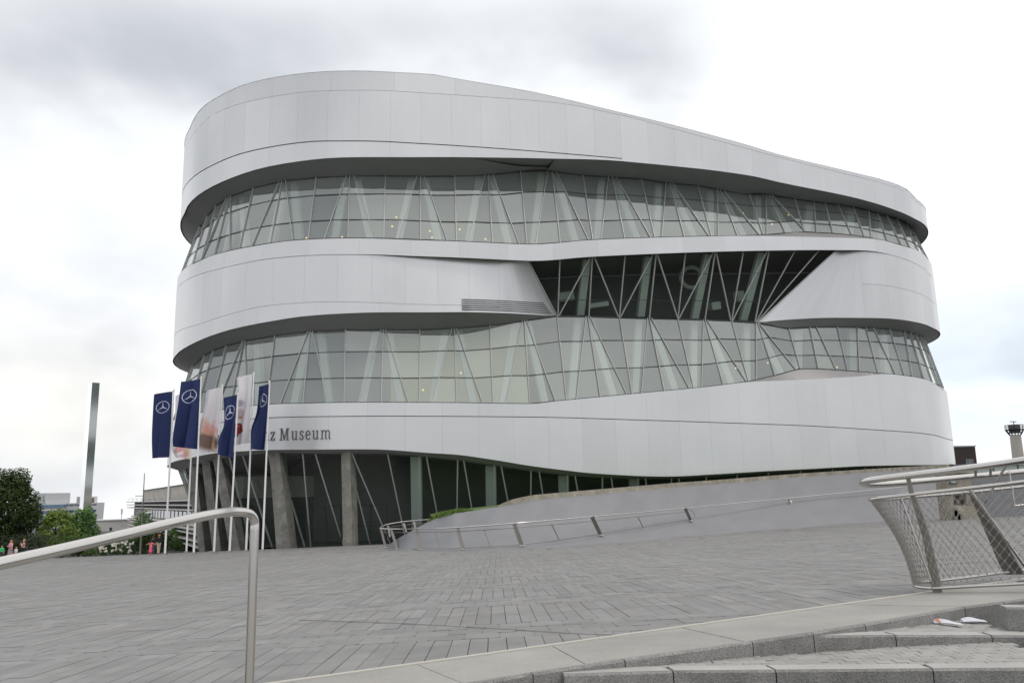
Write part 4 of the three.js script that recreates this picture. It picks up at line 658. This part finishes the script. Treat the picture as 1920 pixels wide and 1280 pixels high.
// ───────────────────────── trees, shrubs ─────────────────────────
function leaves(list, n, size, tone, parent, name, matOpt = {}) { // list of [x, y, z, rx, ry, rz] clumps
  const pos = [], col = [], nor = [], per = Math.ceil(n / list.length);
  for (const [x, y, z, rx, ry, rz] of list) for (let k = 0; k < per; k++) {
    let a, b, c, l; do { a = rr(-1, 1); b = rr(-1, 1); c = rr(-1, 1); l = Math.hypot(a, b, c); } while (l > 1 || l < 0.35);
    const p = new V3(x + a * rx, y + b * ry, z + c * rz), nn = new V3(a + rr(-0.7, 0.7), b + 0.5 + rr(-0.6, 0.6), c + rr(-0.7, 0.7)).normalize(), s = new V3(rr(-1, 1), rr(-1, 1), rr(-1, 1)).cross(nn).normalize(), t = s.clone().cross(nn), q = size * rr(0.6, 1.25), e = 0.55 * q;
    const P = [p.clone().addScaledVector(s, q), p.clone().addScaledVector(t, e), p.clone().addScaledVector(s, -q), p.clone().addScaledVector(t, -e)], v = rr(0.7, 1.35), h = rr(-0.15, 0.15), cc = [tone[0] * v * (1 + h), tone[1] * v, tone[2] * v * (1 - h)];
    for (const i of [0, 1, 2, 0, 2, 3]) { pos.push(P[i].x, P[i].y, P[i].z); col.push(...cc); nor.push(nn.x, nn.y, nn.z); }
  }
  const g = new THREE.BufferGeometry(); for (const [k, a, m] of [['position', pos, 3], ['color', col, 3]]) g.setAttribute(k, new THREE.BufferAttribute(new Float32Array(a), m)); g.computeVertexNormals();
  return part(name, g, new THREE.MeshPhysicalMaterial({ vertexColors: true, roughness: 0.9, specularIntensity: 0.25, transmission: 0.35, thickness: 0, side: THREE.DoubleSide, ...matOpt }), parent);
}
const bark = std(0.09, 0.07, 0.05, { roughness: 0.95 });
function tree(name, label, px, d, top, wide, foot0, tone, n, size, loose = 0.55, group) { // px centre, top py, half width px, crown foot py
  const t = thing(name, label, 'tree', group), c = atD(px, top, d), base = new V3(c.x, -1.6, c.z), hw = wide * d / F, hi = c.y, lo = atD(px, foot0, d).y, mid = (hi + lo) / 2, hh = (hi - lo) / 2, cl = [];
  const limbs = [rod(base, new V3(base.x, mid, base.z), hw * 0.09, hw * 0.04, 9)];
  const K = 34; for (let k = 0; k < K; k++) { const b = 1 - 2 * (k + 0.5) / K, r = Math.sqrt(1 - b * b * 0.92) * (b > 0 ? 1 - 0.25 * b : 1), a = k * 2.39996, q = rr(0.5, 0.95), w = rr(0.24, 0.4) * (1 - 0.2 * Math.abs(b)); const p = [base.x + Math.cos(a) * r * hw * q * 0.85, mid + b * hh * rr(0.8, 0.93), base.z + Math.sin(a) * r * hw * q * 0.85]; cl.push([...p, hw * w * loose * 1.6, hh * w * loose * 1.3, hw * w * loose * 1.6]); if (k % 4 === 1) limbs.push(rod(new V3(base.x, mix(lo, mid, rr(0.1, 0.9)), base.z), new V3(...p), hw * 0.025, hw * 0.008, 6)); }
  part('trunk', limbs, bark, t); leaves(cl, n, size, tone, t, 'crown'); rebase(t, base); return t;
}
tree('broad_tree', 'large dense dark tree at the far left edge', 22, 86, 884, 64, 1030, [0.05, 0.08, 0.024], 16000, 0.16, 0.75);
tree('young_tree', 'pale green loose young tree between the dark tree and the steel pylon', 108, 90, 954, 42, 1034, [0.24, 0.34, 0.09], 3600, 0.17, 0.62);
tree('young_tree', 'fresh green young tree at the foot of the steel pylon', 157, 93, 951, 34, 1034, [0.17, 0.3, 0.1], 3600, 0.17, 0.6);
tree('young_tree', 'small green tree behind the thin lamp post, before the terraced building', 270, 96, 957, 24, 1032, [0.18, 0.3, 0.09], 2000, 0.13, 0.62);
tree('young_tree', 'green tree half hidden behind the flagpoles by the museum corner', 334, 97, 985, 24, 1036, [0.18, 0.28, 0.09], 2200, 0.13, 0.65);
function shrub(label, x0, x1, top, bot, d, tone, n, size, flowers) {
  const t = thing('shrub', label, 'shrub'), cl = [], st = [], N = Math.max(5, Math.round((x1 - x0) / 9));
  for (let k = 0; k < N * 2; k++) { const x = mix(x0, x1, (k % N + 0.5) / N) + rr(-3, 3), y = mix(top, bot, k < N ? rr(0.15, 0.35) : rr(0.5, 0.85)), p = atD(x, y, d + rr(-1, 1.4)), r = (bot - top) * d / F; cl.push([p.x, p.y, p.z, r * 0.36, r * 0.3, r * 0.4]); if (k % 3 === 0) st.push(rod(new V3(p.x, -1.6, p.z), p, 0.035, 0.015, 5)); }
  part('stem', st, bark, t); leaves(cl, n, size, tone, t, 'foliage');
  if (flowers) { const g = []; for (let k = 0; k < flowers; k++) { const p = atD(mix(x0, x1, Math.pow(rnd(), 1.4)), mix(top, bot, rr(0.05, 0.85)), d - 1.1 - rnd() * 0.3), s = new THREE.IcosahedronGeometry(rr(0.06, 0.12), 1); s.translate(p.x, p.y, p.z); g.push(s); } part('blossom', g, std(0.72, 0.68, 0.6, { roughness: 0.8 }), t).userData.kind = 'stuff'; }
  rebase(t, new V3(atD((x0 + x1) / 2, bot, d).x, -1.6, -d));
}
shrub('dark green hedge below the dark tree at the left edge', -40, 95, 1003, 1046, 82, [0.05, 0.065, 0.035], 4200, 0.12);
shrub('green hedge under the two young trees', 85, 205, 1004, 1044, 81, [0.1, 0.16, 0.05], 3800, 0.12);
shrub('shrub with white blossom left of the thin lamp post', 186, 250, 1006, 1040, 76, [0.09, 0.15, 0.05], 2200, 0.1, 90);
shrub('dark green hedge behind the couple by the lamp post', 226, 312, 998, 1038, 80, [0.06, 0.1, 0.035], 3600, 0.11);
shrub('dark green bush between the flagpoles and the museum corner', 318, 372, 1012, 1038, 92, [0.09, 0.15, 0.05], 1800, 0.11);
// ───────────────────────── far buildings ─────────────────────────
// frame of a facade: left end, right end; boxes in metres along it (u), up (y) and out (n)
function frameOf(pxa, da, pxb, db) { const a = atD(pxa, 940, da), b = atD(pxb, 940, db), e = new V3(b.x - a.x, 0, b.z - a.z), L = e.length(); e.normalize(); const n = new V3(-e.z, 0, e.x); if (n.z < 0) n.negate(); const at = (u, y, o) => new V3(a.x + e.x * u + n.x * o, y, a.z + e.z * u + n.z * o); return { L, at, box: (u0, u1, y0, y1, o0, o1) => slabOf([at(u0, y1, o1), at(u1, y1, o1), at(u1, y1, o0), at(u0, y1, o0)], new V3(0, y0 - y1, 0)), yAt: (px, py, d) => atD(px, py, d).y }; }
const B = { beige: std(0.5, 0.47, 0.42, { roughness: 0.85, map: rep(texConc, 0.15) }), pale: std(0.6, 0.6, 0.58, { roughness: 0.8, map: rep(texConc, 0.1) }), slat: std(0.62, 0.6, 0.58, { roughness: 0.6 }), win: std(0.05, 0.065, 0.075, { roughness: 0.08, metalness: 0.1 }), winB: std(0.1, 0.17, 0.25, { roughness: 0.08, metalness: 0.35 }), dark: std(0.1, 0.1, 0.1, { roughness: 0.7 }), brown: std(0.03, 0.016, 0.014, { roughness: 0.6 }), greyP: std(0.42, 0.43, 0.45, { roughness: 0.6 }) };
{
  const f = frameOf(246, 158, 420, 74), g = thing('terraced_office', 'pale terraced office block with rows of white sun slats left of the museum', 'building'), top = f.yAt(332, 937.5, 105), L = f.L;
  part('wall', f.box(0.6, L, -1.6, top, -14, -0.5), B.dark, g);
  const up = f.yAt(332, 908.5, 105); const u = part('upper_storey', f.box(4.5, L, top, up, -12, -1.6), B.beige, g); part('roof_edge', f.box(4.3, L, up, up + 0.12, -12, -1.4), B.dark, u); part('door', f.box(L * 0.42, L * 0.46, top, up - 0.3, -1.6, -1.5), std(0.3, 0.26, 0.25), u);
  part('panel_joint', [0.2, 0.6, 0.8].map((k) => f.box(mix(4.5, L, k), mix(4.5, L, k) + 0.05, top, up - 0.2, -1.6, -1.585)), B.dark, u);
  for (const y of [0, 0.5, 1.0, 2.95, 3.35, 4.05, 4.6]) part('sun_slat', f.box(0, L, top - y - 0.14, top - y, -0.5, 0.9 - 0.1 * y), B.slat, g);
  for (const [y0, y1] of [[1.35, 2.55], [3.5, 3.95]]) { part('window_strip', f.box(0.8, L, top - y1, top - y0, -0.5, -0.44), B.win, g); for (let k = 1; k < 26; k++) part('window_post', f.box(L * k / 26, L * k / 26 + 0.09, top - y1, top - y0, -0.44, -0.38), B.slat, g); }
  part('sill', f.box(0.6, L, top - 2.8, top - 2.55, -0.5, 0), B.slat, g);
  const hoops = []; for (let k = 0; k < 9; k++) { const c = f.at(mix(1, L * 0.7, k / 8), top + 0.02, 0.2), t = new THREE.TorusGeometry(0.55, 0.03, 5, 12, Math.PI); t.translate(c.x, c.y, c.z); hoops.push(t); } part('roof_hoop', hoops, B.greyP, g).userData.kind = 'stuff';
  rebase(g, f.at(0, -1.6, 0));
}
{
  const f = frameOf(176, 158, 300, 164), g = thing('low_white_building', 'low cream building with few small windows behind the shrubs', 'building'), top = f.yAt(215, 974.5, 164); part('wall', f.box(0, f.L, -1.6, top, -10, 0), B.pale, g); part('roof_edge', f.box(-0.1, f.L, top, top + 0.12, -10, 0.12), B.greyP, g);
  for (const [x, y] of [[207, 990], [207, 1022], [232, 1021]]) { const p = (x - 176) / 124 * f.L, yy = f.yAt(x, y, 165); part('window', f.box(p, p + 0.45, yy - 0.28, yy + 0.28, 0, 0.05), B.win, g); }
  part('roof_aerial', [f.box(f.L * 0.44, f.L * 0.44 + 0.12, top, top + 2.1, -3, -2.9), f.box(f.L * 0.44 - 0.08, f.L * 0.44 + 0.2, top + 1.1, top + 2.1, -3.1, -2.8)], B.greyP, g); rebase(g, f.at(0, -1.6, 0));
}
{ // glass office far off: straight wing and rounded end
  const g = thing('glass_office', 'distant pale blue glass office block with a rounded end behind the pylon', 'building'), f = frameOf(70, 366, 168, 384), y0 = -14, top = f.yAt(110, 943.5, 376), H = top - y0, n = 7, c = f.at(f.L - 2, 0, -7);
  part('wall', f.box(0, f.L, y0, top, -26, -0.2), B.pale, g);
  const drum = part('drum', new THREE.CylinderGeometry(11, 10.5, H, 40).translate(c.x, y0 + H / 2, c.z), B.greyP, g);
  for (let k = 0; k < n; k++) { const a = y0 + H * (k + 0.28) / n, b = y0 + H * (k + 0.8) / n; for (let j = 0; j < 6; j++) part('window', f.box(f.L * (j + 0.03) / 6, f.L * (j + 0.97) / 6, a, b, -0.2, 0.1), B.winB, g); for (let j = 0; j < 12; j++) { const t = new THREE.CylinderGeometry(11.15, 10.8, b - a, 3, 1, true, -1.4 + j * 0.22 + 0.012, 0.196); t.translate(c.x, (a + b) / 2, c.z); part('window', t, k % 2 ? B.winB : std(0.24, 0.28, 0.32, { roughness: 0.1, metalness: 0.35 }), drum); } }
  part('roof_house', f.box((89 - 70) / 98 * f.L, (135 - 70) / 98 * f.L, top, f.yAt(110, 924, 376), -16, -3), B.greyP, g);
  const U = (x) => (x - 70) / 98 * f.L, h2 = f.yAt(180, 930, 382), ph = part('roof_house', f.box(U(166), U(193), top - 1, h2, -12, -5), B.pale, g); part('louvre', f.box(U(181), U(186.5), h2 - 2.9, h2 - 0.7, -5, -4.85), B.dark, ph);
  rebase(g, new V3(c.x, y0, c.z));
}
{ // steel pylon
  const g = thing('steel_pylon', 'tall slim mirror steel pylon rising behind the trees on the left', 'pylon'), c = atD(176, 718, 130), w = 22 * 130 / F / 2; const m = std(0.86, 0.88, 0.87, { metalness: 1, roughness: 0.12 });
  const yb = -1.6, pts = [[-w, 0], [0.05, 0.75], [w, 0.1], [0, -0.9]].map(([x, z]) => new V3(c.x + x, c.y, c.z + z)); part('shaft', slabOf(pts, new V3(0, yb - c.y, 0)), m, g); part('plinth', box(c.x - 1.6, c.x + 1.6, yb, yb + 0.4, c.z - 1.6, c.z + 1.6), M.conc, g); rebase(g, new V3(c.x, yb, c.z));
}
{ // thin lamp post, globe lamp
  const g = thing('lamp_post', 'thin tapering grey lamp post with one short flat arm', 'lamp post'), a = atD(262.5, 1036, 70), b = atD(270.3, 887, 70); a.y = gy(a.x, a.z); part('pole', rod(a, b, 0.08, 0.03), M.steelDark, g); part('lamp_arm', bar(atD(254, 929.5, 70), atD(268, 929.5, 70), 0.24, 0.07), B.greyP, g); rebase(g, a);
  const h = thing('street_lamp', 'short street lamp with a white mushroom shaped cap', 'street lamp'), p = atD(278, 962, 88); part('pole', rod(new V3(p.x, -1.6, p.z), p, 0.06), M.steelDark, h); part('lamp_shade', new THREE.SphereGeometry(0.32, 20, 8, 0, 7, 0, Math.PI / 2).scale(1, 0.5, 1).translate(p.x, p.y, p.z), M.white, h); part('lamp_glass', new THREE.CylinderGeometry(0.15, 0.12, 0.22, 14).translate(p.x, p.y - 0.1, p.z), B.greyP, h); rebase(h, new V3(p.x, -1.6, p.z));
}
{ // right edge: brown block, control tower, low buildings
  const g = thing('brown_block', 'dark brown flat roofed block beside the museum right corner', 'building'), d = 140, a = atD(1770, 838, d), b = atD(1829, 837, d); part('wall', box(a.x, b.x, -1.6, b.y, -d - 12, -d), B.brown, g); part('roof_edge', box(a.x - 0.1, b.x + 0.12, b.y, b.y + 0.2, -d - 12, -d + 0.12), B.greyP, g);
  for (const [x, y] of [[1812, 861], [1819, 861], [1812, 866.5], [1819, 866.5]]) { const p = atD(x, y, d); const w = part('window', box(p.x, p.x + 0.55, p.y - 0.42, p.y, -d, -d + 0.06), B.greyP, g); part('pane', box(p.x + 0.06, p.x + 0.49, p.y - 0.36, p.y - 0.06, -d + 0.06, -d + 0.08), B.win, w); } rebase(g, new V3(a.x, -1.6, -d - 6));
}
{
  const g = thing('chimney_tower', 'slim pale tower with a railed gallery at the right edge', 'tower'), d = 250, k = d / F, t = atD(1904, 812, d), cx = t.x, cz = -d, Y = (y) => atD(1904, y, d).y; const m = B.beige;
  part('shaft', new THREE.CylinderGeometry(9.2 * k, 11 * k, Y(815) + 1.6, 20).translate(cx, (Y(815) - 1.6) / 2, cz), m, g); part('head', new THREE.CylinderGeometry(10 * k, 9.5 * k, Y(796) - Y(812), 20).translate(cx, (Y(796) + Y(812)) / 2, cz), B.dark, g);
  part('gallery', new THREE.CylinderGeometry(16 * k, 15 * k, 1.6 * k, 24).translate(cx, Y(805.5), cz), M.iron, g); const st = [], rl = []; for (let j = 0; j < 12; j++) { const a = j * Math.PI / 6, c = Math.cos(a), s = Math.sin(a); st.push(rod(new V3(cx + c * 15 * k, Y(806), cz + s * 15 * k), new V3(cx + c * 9 * k, Y(816), cz + s * 9 * k), 0.12)); rl.push(rod(new V3(cx + c * 15.4 * k, Y(805), cz + s * 15.4 * k), new V3(cx + c * 15.4 * k, Y(797), cz + s * 15.4 * k), 0.06)); } part('gallery_strut', st, M.iron, g);
  for (const y of [797, 801]) rl.push(new THREE.TorusGeometry(15.4 * k, 0.07, 5, 30).rotateX(Math.PI / 2).translate(cx, Y(y), cz)); part('railing', rl, M.iron, g); part('lamp_bracket', [rod(new V3(cx, Y(796), cz), new V3(cx, Y(790), cz), 0.12), bar(new V3(cx - 1, Y(790), cz), new V3(cx + 0.8, Y(790.5), cz), 0.3, 0.2)], M.iron, g); rebase(g, new V3(cx, -1.6, cz));
}
{
  const d = 51, foot2 = atD(1802, 969, d), g = thing('stone_pavilion', 'small beige stone building with a dark opening behind the balustrade', 'building'), X = (x) => atD(x, 930, d).x, Y = (y) => atD(1802, y, d).y;
  part('wall', [box(X(1780), X(1788), foot2.y - 1, Y(884), -d - 1.4, -d), box(X(1788), X(1812), foot2.y - 1, Y(947), -d - 1.4, -d), box(X(1812), X(1825), foot2.y - 1, Y(884), -d - 1.4, -d), box(X(1788), X(1812), Y(925), Y(884), -d - 1.4, -d)], std(0.36, 0.33, 0.27, { roughness: 0.95, map: rep(texStain, 0.5) }), g);
  part('opening', box(X(1788), X(1812), Y(947), Y(925), -d - 1.4, -d - 0.4), std(0.09, 0.075, 0.06, { roughness: 0.9 }), g);
  for (let k = 0; k < 3; k++) part('stone_step', box(X(1787), X(1824), foot2.y - 0.5, mix(foot2.y, Y(947), (k + 1) / 3.4), -d, -d + 0.9 - 0.28 * k), M.concStain, g);
  part('roof_slab', box(X(1779), X(1825), Y(886.5), Y(880), -d - 1.4, -d + 0.25), std(0.5, 0.46, 0.36, { roughness: 0.9, map: rep(texStain, 0.4) }), g);
  const w = part('window', box(X(1784), X(1796.5), Y(906.5), Y(897), -d, -d + 0.08), M.gasket, g); part('pane', box(X(1785.5), X(1795), Y(905), Y(898.5), -d + 0.08, -d + 0.1), std(0.35, 0.5, 0.48, { roughness: 0.15 }), w); rebase(g, new V3(X(1802), foot2.y, -d - 2));
    const e = frameOf(1822, d + 2, 2150, d + 6), h = thing('side_wall', 'plain dark grey retaining wall at the right edge behind the balustrade', 'wall'); part('wall', e.box(0, e.L, -1.6, atD(1850, 884, d).y, -1, 0), M.greyWall, h); rebase(h, e.at(0, -1.6, 0));
  const q = frameOf(1824, 92, 2150, 92), l = thing('low_pavilion', 'low flat pavilion with pale window strip at the right edge', 'building'), yt = atD(1850, 872.5, 92).y, yb = atD(1850, 884, 92).y; part('wall', q.box(0, q.L, -1.6, yb, -8, 0), B.greyP, l); part('roof_slab', q.box(-0.2, q.L, yt, yt + 0.2, -8, 0.2), B.greyP, l); part('back_wall', q.box(0, q.L, yb, yt, -8, -3), B.pale, l);
  for (let k = 0; k < 7; k++) { part('window_strip', q.box(q.L * k / 7 + 0.15, q.L * (k + 1) / 7 - 0.02, yb, yt, -0.1, -0.04), std(0.4, 0.46, 0.43, { roughness: 0.15 }), l); part('post', q.box(q.L * k / 7, q.L * k / 7 + 0.14, yb, yt, -0.12, 0), B.dark, l); } rebase(l, q.at(0, -1.6, 0));
}
// ───────────────────────── people ─────────────────────────
const capsule = (p, a, b, r0, r1) => { const ab = b.clone().sub(a), t = clamp(p.clone().sub(a).dot(ab) / ab.lengthSq()); return p.distanceTo(a.clone().addScaledVector(ab, t)) - mix(r0, r1, t); };
const smin = (a, b, k) => { const h = clamp(0.5 + 0.5 * (b - a) / k); return mix(b, a, h) - k * h * (1 - h); };
function field(bones, k, grow, res = 64, half = 1) {
  const mc = new MarchingCubes(res, M.white, false, false, 60000); mc.isolation = 0; const h = res / 2, p = new V3();
  for (let z = 0; z < res; z++) for (let y = 0; y < res; y++) for (let x = 0; x < res; x++) { p.set((x - h) / h * half, (y - h) / h * half, (z - h) / h * half); let d = 9; for (const b of bones) d = smin(d, capsule(p, b[0], b[1], b[2] + grow, b[3] + grow), k); mc.field[res * res * z + res * y + x] = -d; }
  mc.update(); const n = mc.count, g = new THREE.BufferGeometry(); g.setAttribute('position', new THREE.BufferAttribute(mc.positionArray.slice(0, n * 3), 3)); g.setAttribute('normal', new THREE.BufferAttribute(mc.normalArray.slice(0, n * 3), 3)); g.scale(half, half, half); return g;
}
function person(label, px, py, hpx, d, turn, o, group) {
  const H = hpx * d / F, s = H / 1.75, v = (x, y, z) => new V3(x, y - 0.9, z), skinM = std(...(o.skin ?? [0.5, 0.3, 0.22]), { roughness: 0.7 });
  const w = o.woman ? 0.165 : 0.19, st = o.stride ?? 0.06;
  const hip = v(0, 0.95, 0), neck = v(0, 1.47, 0), head = v(0, 1.62, 0.02), el = [], ha = [];
  for (const k of [-1, 1]) { const a = (k < 0 ? o.armL : o.armR) ?? [k * 0.25, 1.14, 0.02, k * 0.26, 0.9, 0.1]; el.push(v(a[0], a[1], a[2])); ha.push(v(a[3], a[4], a[5])); }
  const sh = [v(-w, 1.41, 0), v(w, 1.41, 0)], kn = [v(-0.1, 0.5, st), v(0.1, 0.5, -st * 0.3)], an = [v(-0.105, 0.08, st * 1.2), v(0.105, 0.08, -st * 1.6)], toe = an.map((q) => q.clone().add(new V3(0, -0.04, 0.15)));
  const torso = [[v(-0.075, 0.98, 0), v(0.075, 0.98, 0), 0.115, 0.115], [v(-0.06, 1.14, 0), v(0.06, 1.14, 0), 0.1, 0.1], [v(-0.09, 1.33, 0), v(0.09, 1.33, 0), 0.112, 0.112], [sh[0], sh[1], 0.062, 0.062]];
  const arms = [0, 1].flatMap((i) => [[sh[i], el[i], 0.052, 0.04], [el[i], ha[i], 0.04, 0.028]]), legs = [0, 1].flatMap((i) => [[v(i ? 0.09 : -0.09, 0.92, 0), kn[i], 0.088, 0.056], [kn[i], an[i], 0.054, 0.036], [an[i], toe[i], 0.042, 0.03]]);
  const headB = [[v(0, 1.645, 0), v(0, 1.57, 0.03), 0.098, 0.06], [v(0, 1.62, 0.1), v(0, 1.59, 0.11), 0.014, 0.018], [v(-0.098, 1.62, 0), v(-0.098, 1.6, 0), 0.015, 0.013], [v(0.098, 1.62, 0), v(0.098, 1.6, 0), 0.015, 0.013], [neck, v(0, 1.55, 0.01), 0.052, 0.05]];
  const g = thing('person', label, 'person', group), body = field([...torso, ...arms, ...legs, ...headB], 0.03, 0), parts = [body];
  for (let i = 0; i < 2; i++) { const dir = ha[i].clone().sub(el[i]).normalize(), sd = new V3(0, 0, 1).cross(dir).normalize(), pal = ha[i].clone().addScaledVector(dir, 0.06); parts.push(rod(ha[i], pal, 0.03, 0.036, 8)); for (let k = 0; k < 4; k++) { const a = pal.clone().addScaledVector(sd, (k - 1.5) * 0.018), L = [0.06, 0.075, 0.07, 0.055][k], b = a.clone().addScaledVector(dir, L * 0.55), c = b.clone().addScaledVector(dir, L * 0.4).add(new V3(0, 0, 0.02)); parts.push(rod(a, b, 0.0095, 0.0085, 6), rod(b, c, 0.0085, 0.007, 6)); } parts.push(rod(ha[i].clone().addScaledVector(dir, 0.02).addScaledVector(sd, 0.03), ha[i].clone().addScaledVector(dir, 0.065).addScaledVector(sd, 0.06), 0.011, 0.009, 6)); }
  part('body', parts, skinM, g);
  for (const x of [-0.034, 0.034]) part('eye', new THREE.SphereGeometry(0.012, 8, 6).translate(x, 1.635 - 0.9, 0.088), M.gasket, g);
  part('mouth', new THREE.SphereGeometry(0.02, 8, 6).scale(1, 0.3, 0.4).translate(0, 1.555 - 0.9, 0.086), std(0.4, 0.14, 0.12), g);
  const hairB = [[v(0, 1.68, -0.02), v(0, 1.66, -0.04), 0.1, 0.098]]; if (o.longHair) hairB.push([v(0, 1.64, -0.06), v(0, 1.43, -0.09), 0.09, 0.06]); part('hair', field(hairB, 0.03, 0, 48), std(...o.hair, { roughness: 0.9 }), g);
  part('shirt', field([...torso, ...(o.bare ? [] : [arms[0], arms[2]])].map((b) => b), 0.03, 0.016), std(...o.shirt, { roughness: 0.9 }), g);
  if (o.skirt) { const y1 = o.skirtTo ?? 0.5; part('skirt', field([[v(0, 1.0, 0), v(0, y1, 0), 0.125, 0.21], [v(-0.06, 0.95, 0), v(0.06, 0.95, 0), 0.12, 0.12]], 0.03, 0.02), std(...o.skirt, { roughness: 0.9 }), g); }
  if (o.trousers) part('trousers', field([torso[0], legs[0], legs[1], legs[3], legs[4]], 0.025, 0.016), std(...o.trousers, { roughness: 0.9 }), g);
  part('shoes', field([legs[2], legs[5]], 0.01, 0.012, 64), std(...(o.shoes ?? [0.05, 0.05, 0.05]), { roughness: 0.8 }), g);
  for (const c of g.children) c.position.y += 0.9;
  const p = atD(px, py, d); g.position.set(p.x, gy(p.x, p.z), p.z); g.scale.setScalar(s); g.rotation.y = turn; return g;
}
person('woman in a pink top and patterned skirt with folded arms at the left edge', 18, 1041, 36, 66, -0.5, { woman: 1, hair: [0.3, 0.12, 0.06], longHair: 1, shirt: [0.62, 0.3, 0.33], skirt: [0.3, 0.24, 0.25], armL: [-0.27, 1.15, 0.06, 0.05, 1.16, 0.2], armR: [0.27, 1.15, 0.06, -0.03, 1.2, 0.2] });
person('small child in a white shirt beside the woman with folded arms', 28.5, 1040, 23, 65.6, -0.3, { woman: 1, hair: [0.42, 0.3, 0.14], shirt: [0.7, 0.66, 0.7], trousers: [0.55, 0.22, 0.24] });
person('tanned woman in a pink strapless top and dark trousers before the dark tree', 42, 1041, 36, 66.5, -1.2, { woman: 1, bare: 1, hair: [0.36, 0.27, 0.16], shirt: [0.5, 0.28, 0.28], trousers: [0.02, 0.02, 0.022], armL: [-0.25, 1.16, 0.12, -0.1, 1.3, 0.25], armR: [0.25, 1.16, 0.12, 0.08, 1.4, 0.2] });
person('child in a bright green shirt cut by the left edge of the photograph', 1.5, 1041, 27, 65, 0.3, { woman: 1, hair: [0.1, 0.07, 0.04], shirt: [0.05, 0.42, 0.14], trousers: [0.05, 0.05, 0.06] });
person('child in a bright pink dress with arms held out, seen from behind', 281.5, 1034, 25, 64.5, Math.PI, { woman: 1, hair: [0.03, 0.02, 0.015], longHair: 1, shirt: [0.75, 0.2, 0.2], skirt: [0.75, 0.1, 0.2], skirtTo: 0.4, armL: [-0.36, 1.32, 0, -0.55, 1.28, 0.05], armR: [0.36, 1.32, 0, 0.55, 1.28, 0.05], shoes: [0.4, 0.2, 0.2] });
person('dark haired adult in a black top and jeans behind the child in pink', 285, 1034, 32, 65.6, 2.7, { hair: [0.05, 0.03, 0.02], shirt: [0.018, 0.018, 0.022], trousers: [0.06, 0.08, 0.16] });
person('red haired man in a black top and beige trousers beside the child in pink', 296.5, 1034, 35, 64.8, -2.2, { hair: [0.45, 0.13, 0.04], shirt: [0.015, 0.015, 0.018], trousers: [0.5, 0.42, 0.32], armL: [-0.24, 1.13, 0.1, -0.2, 0.98, 0.26] });

renderer.render(scene, camera);
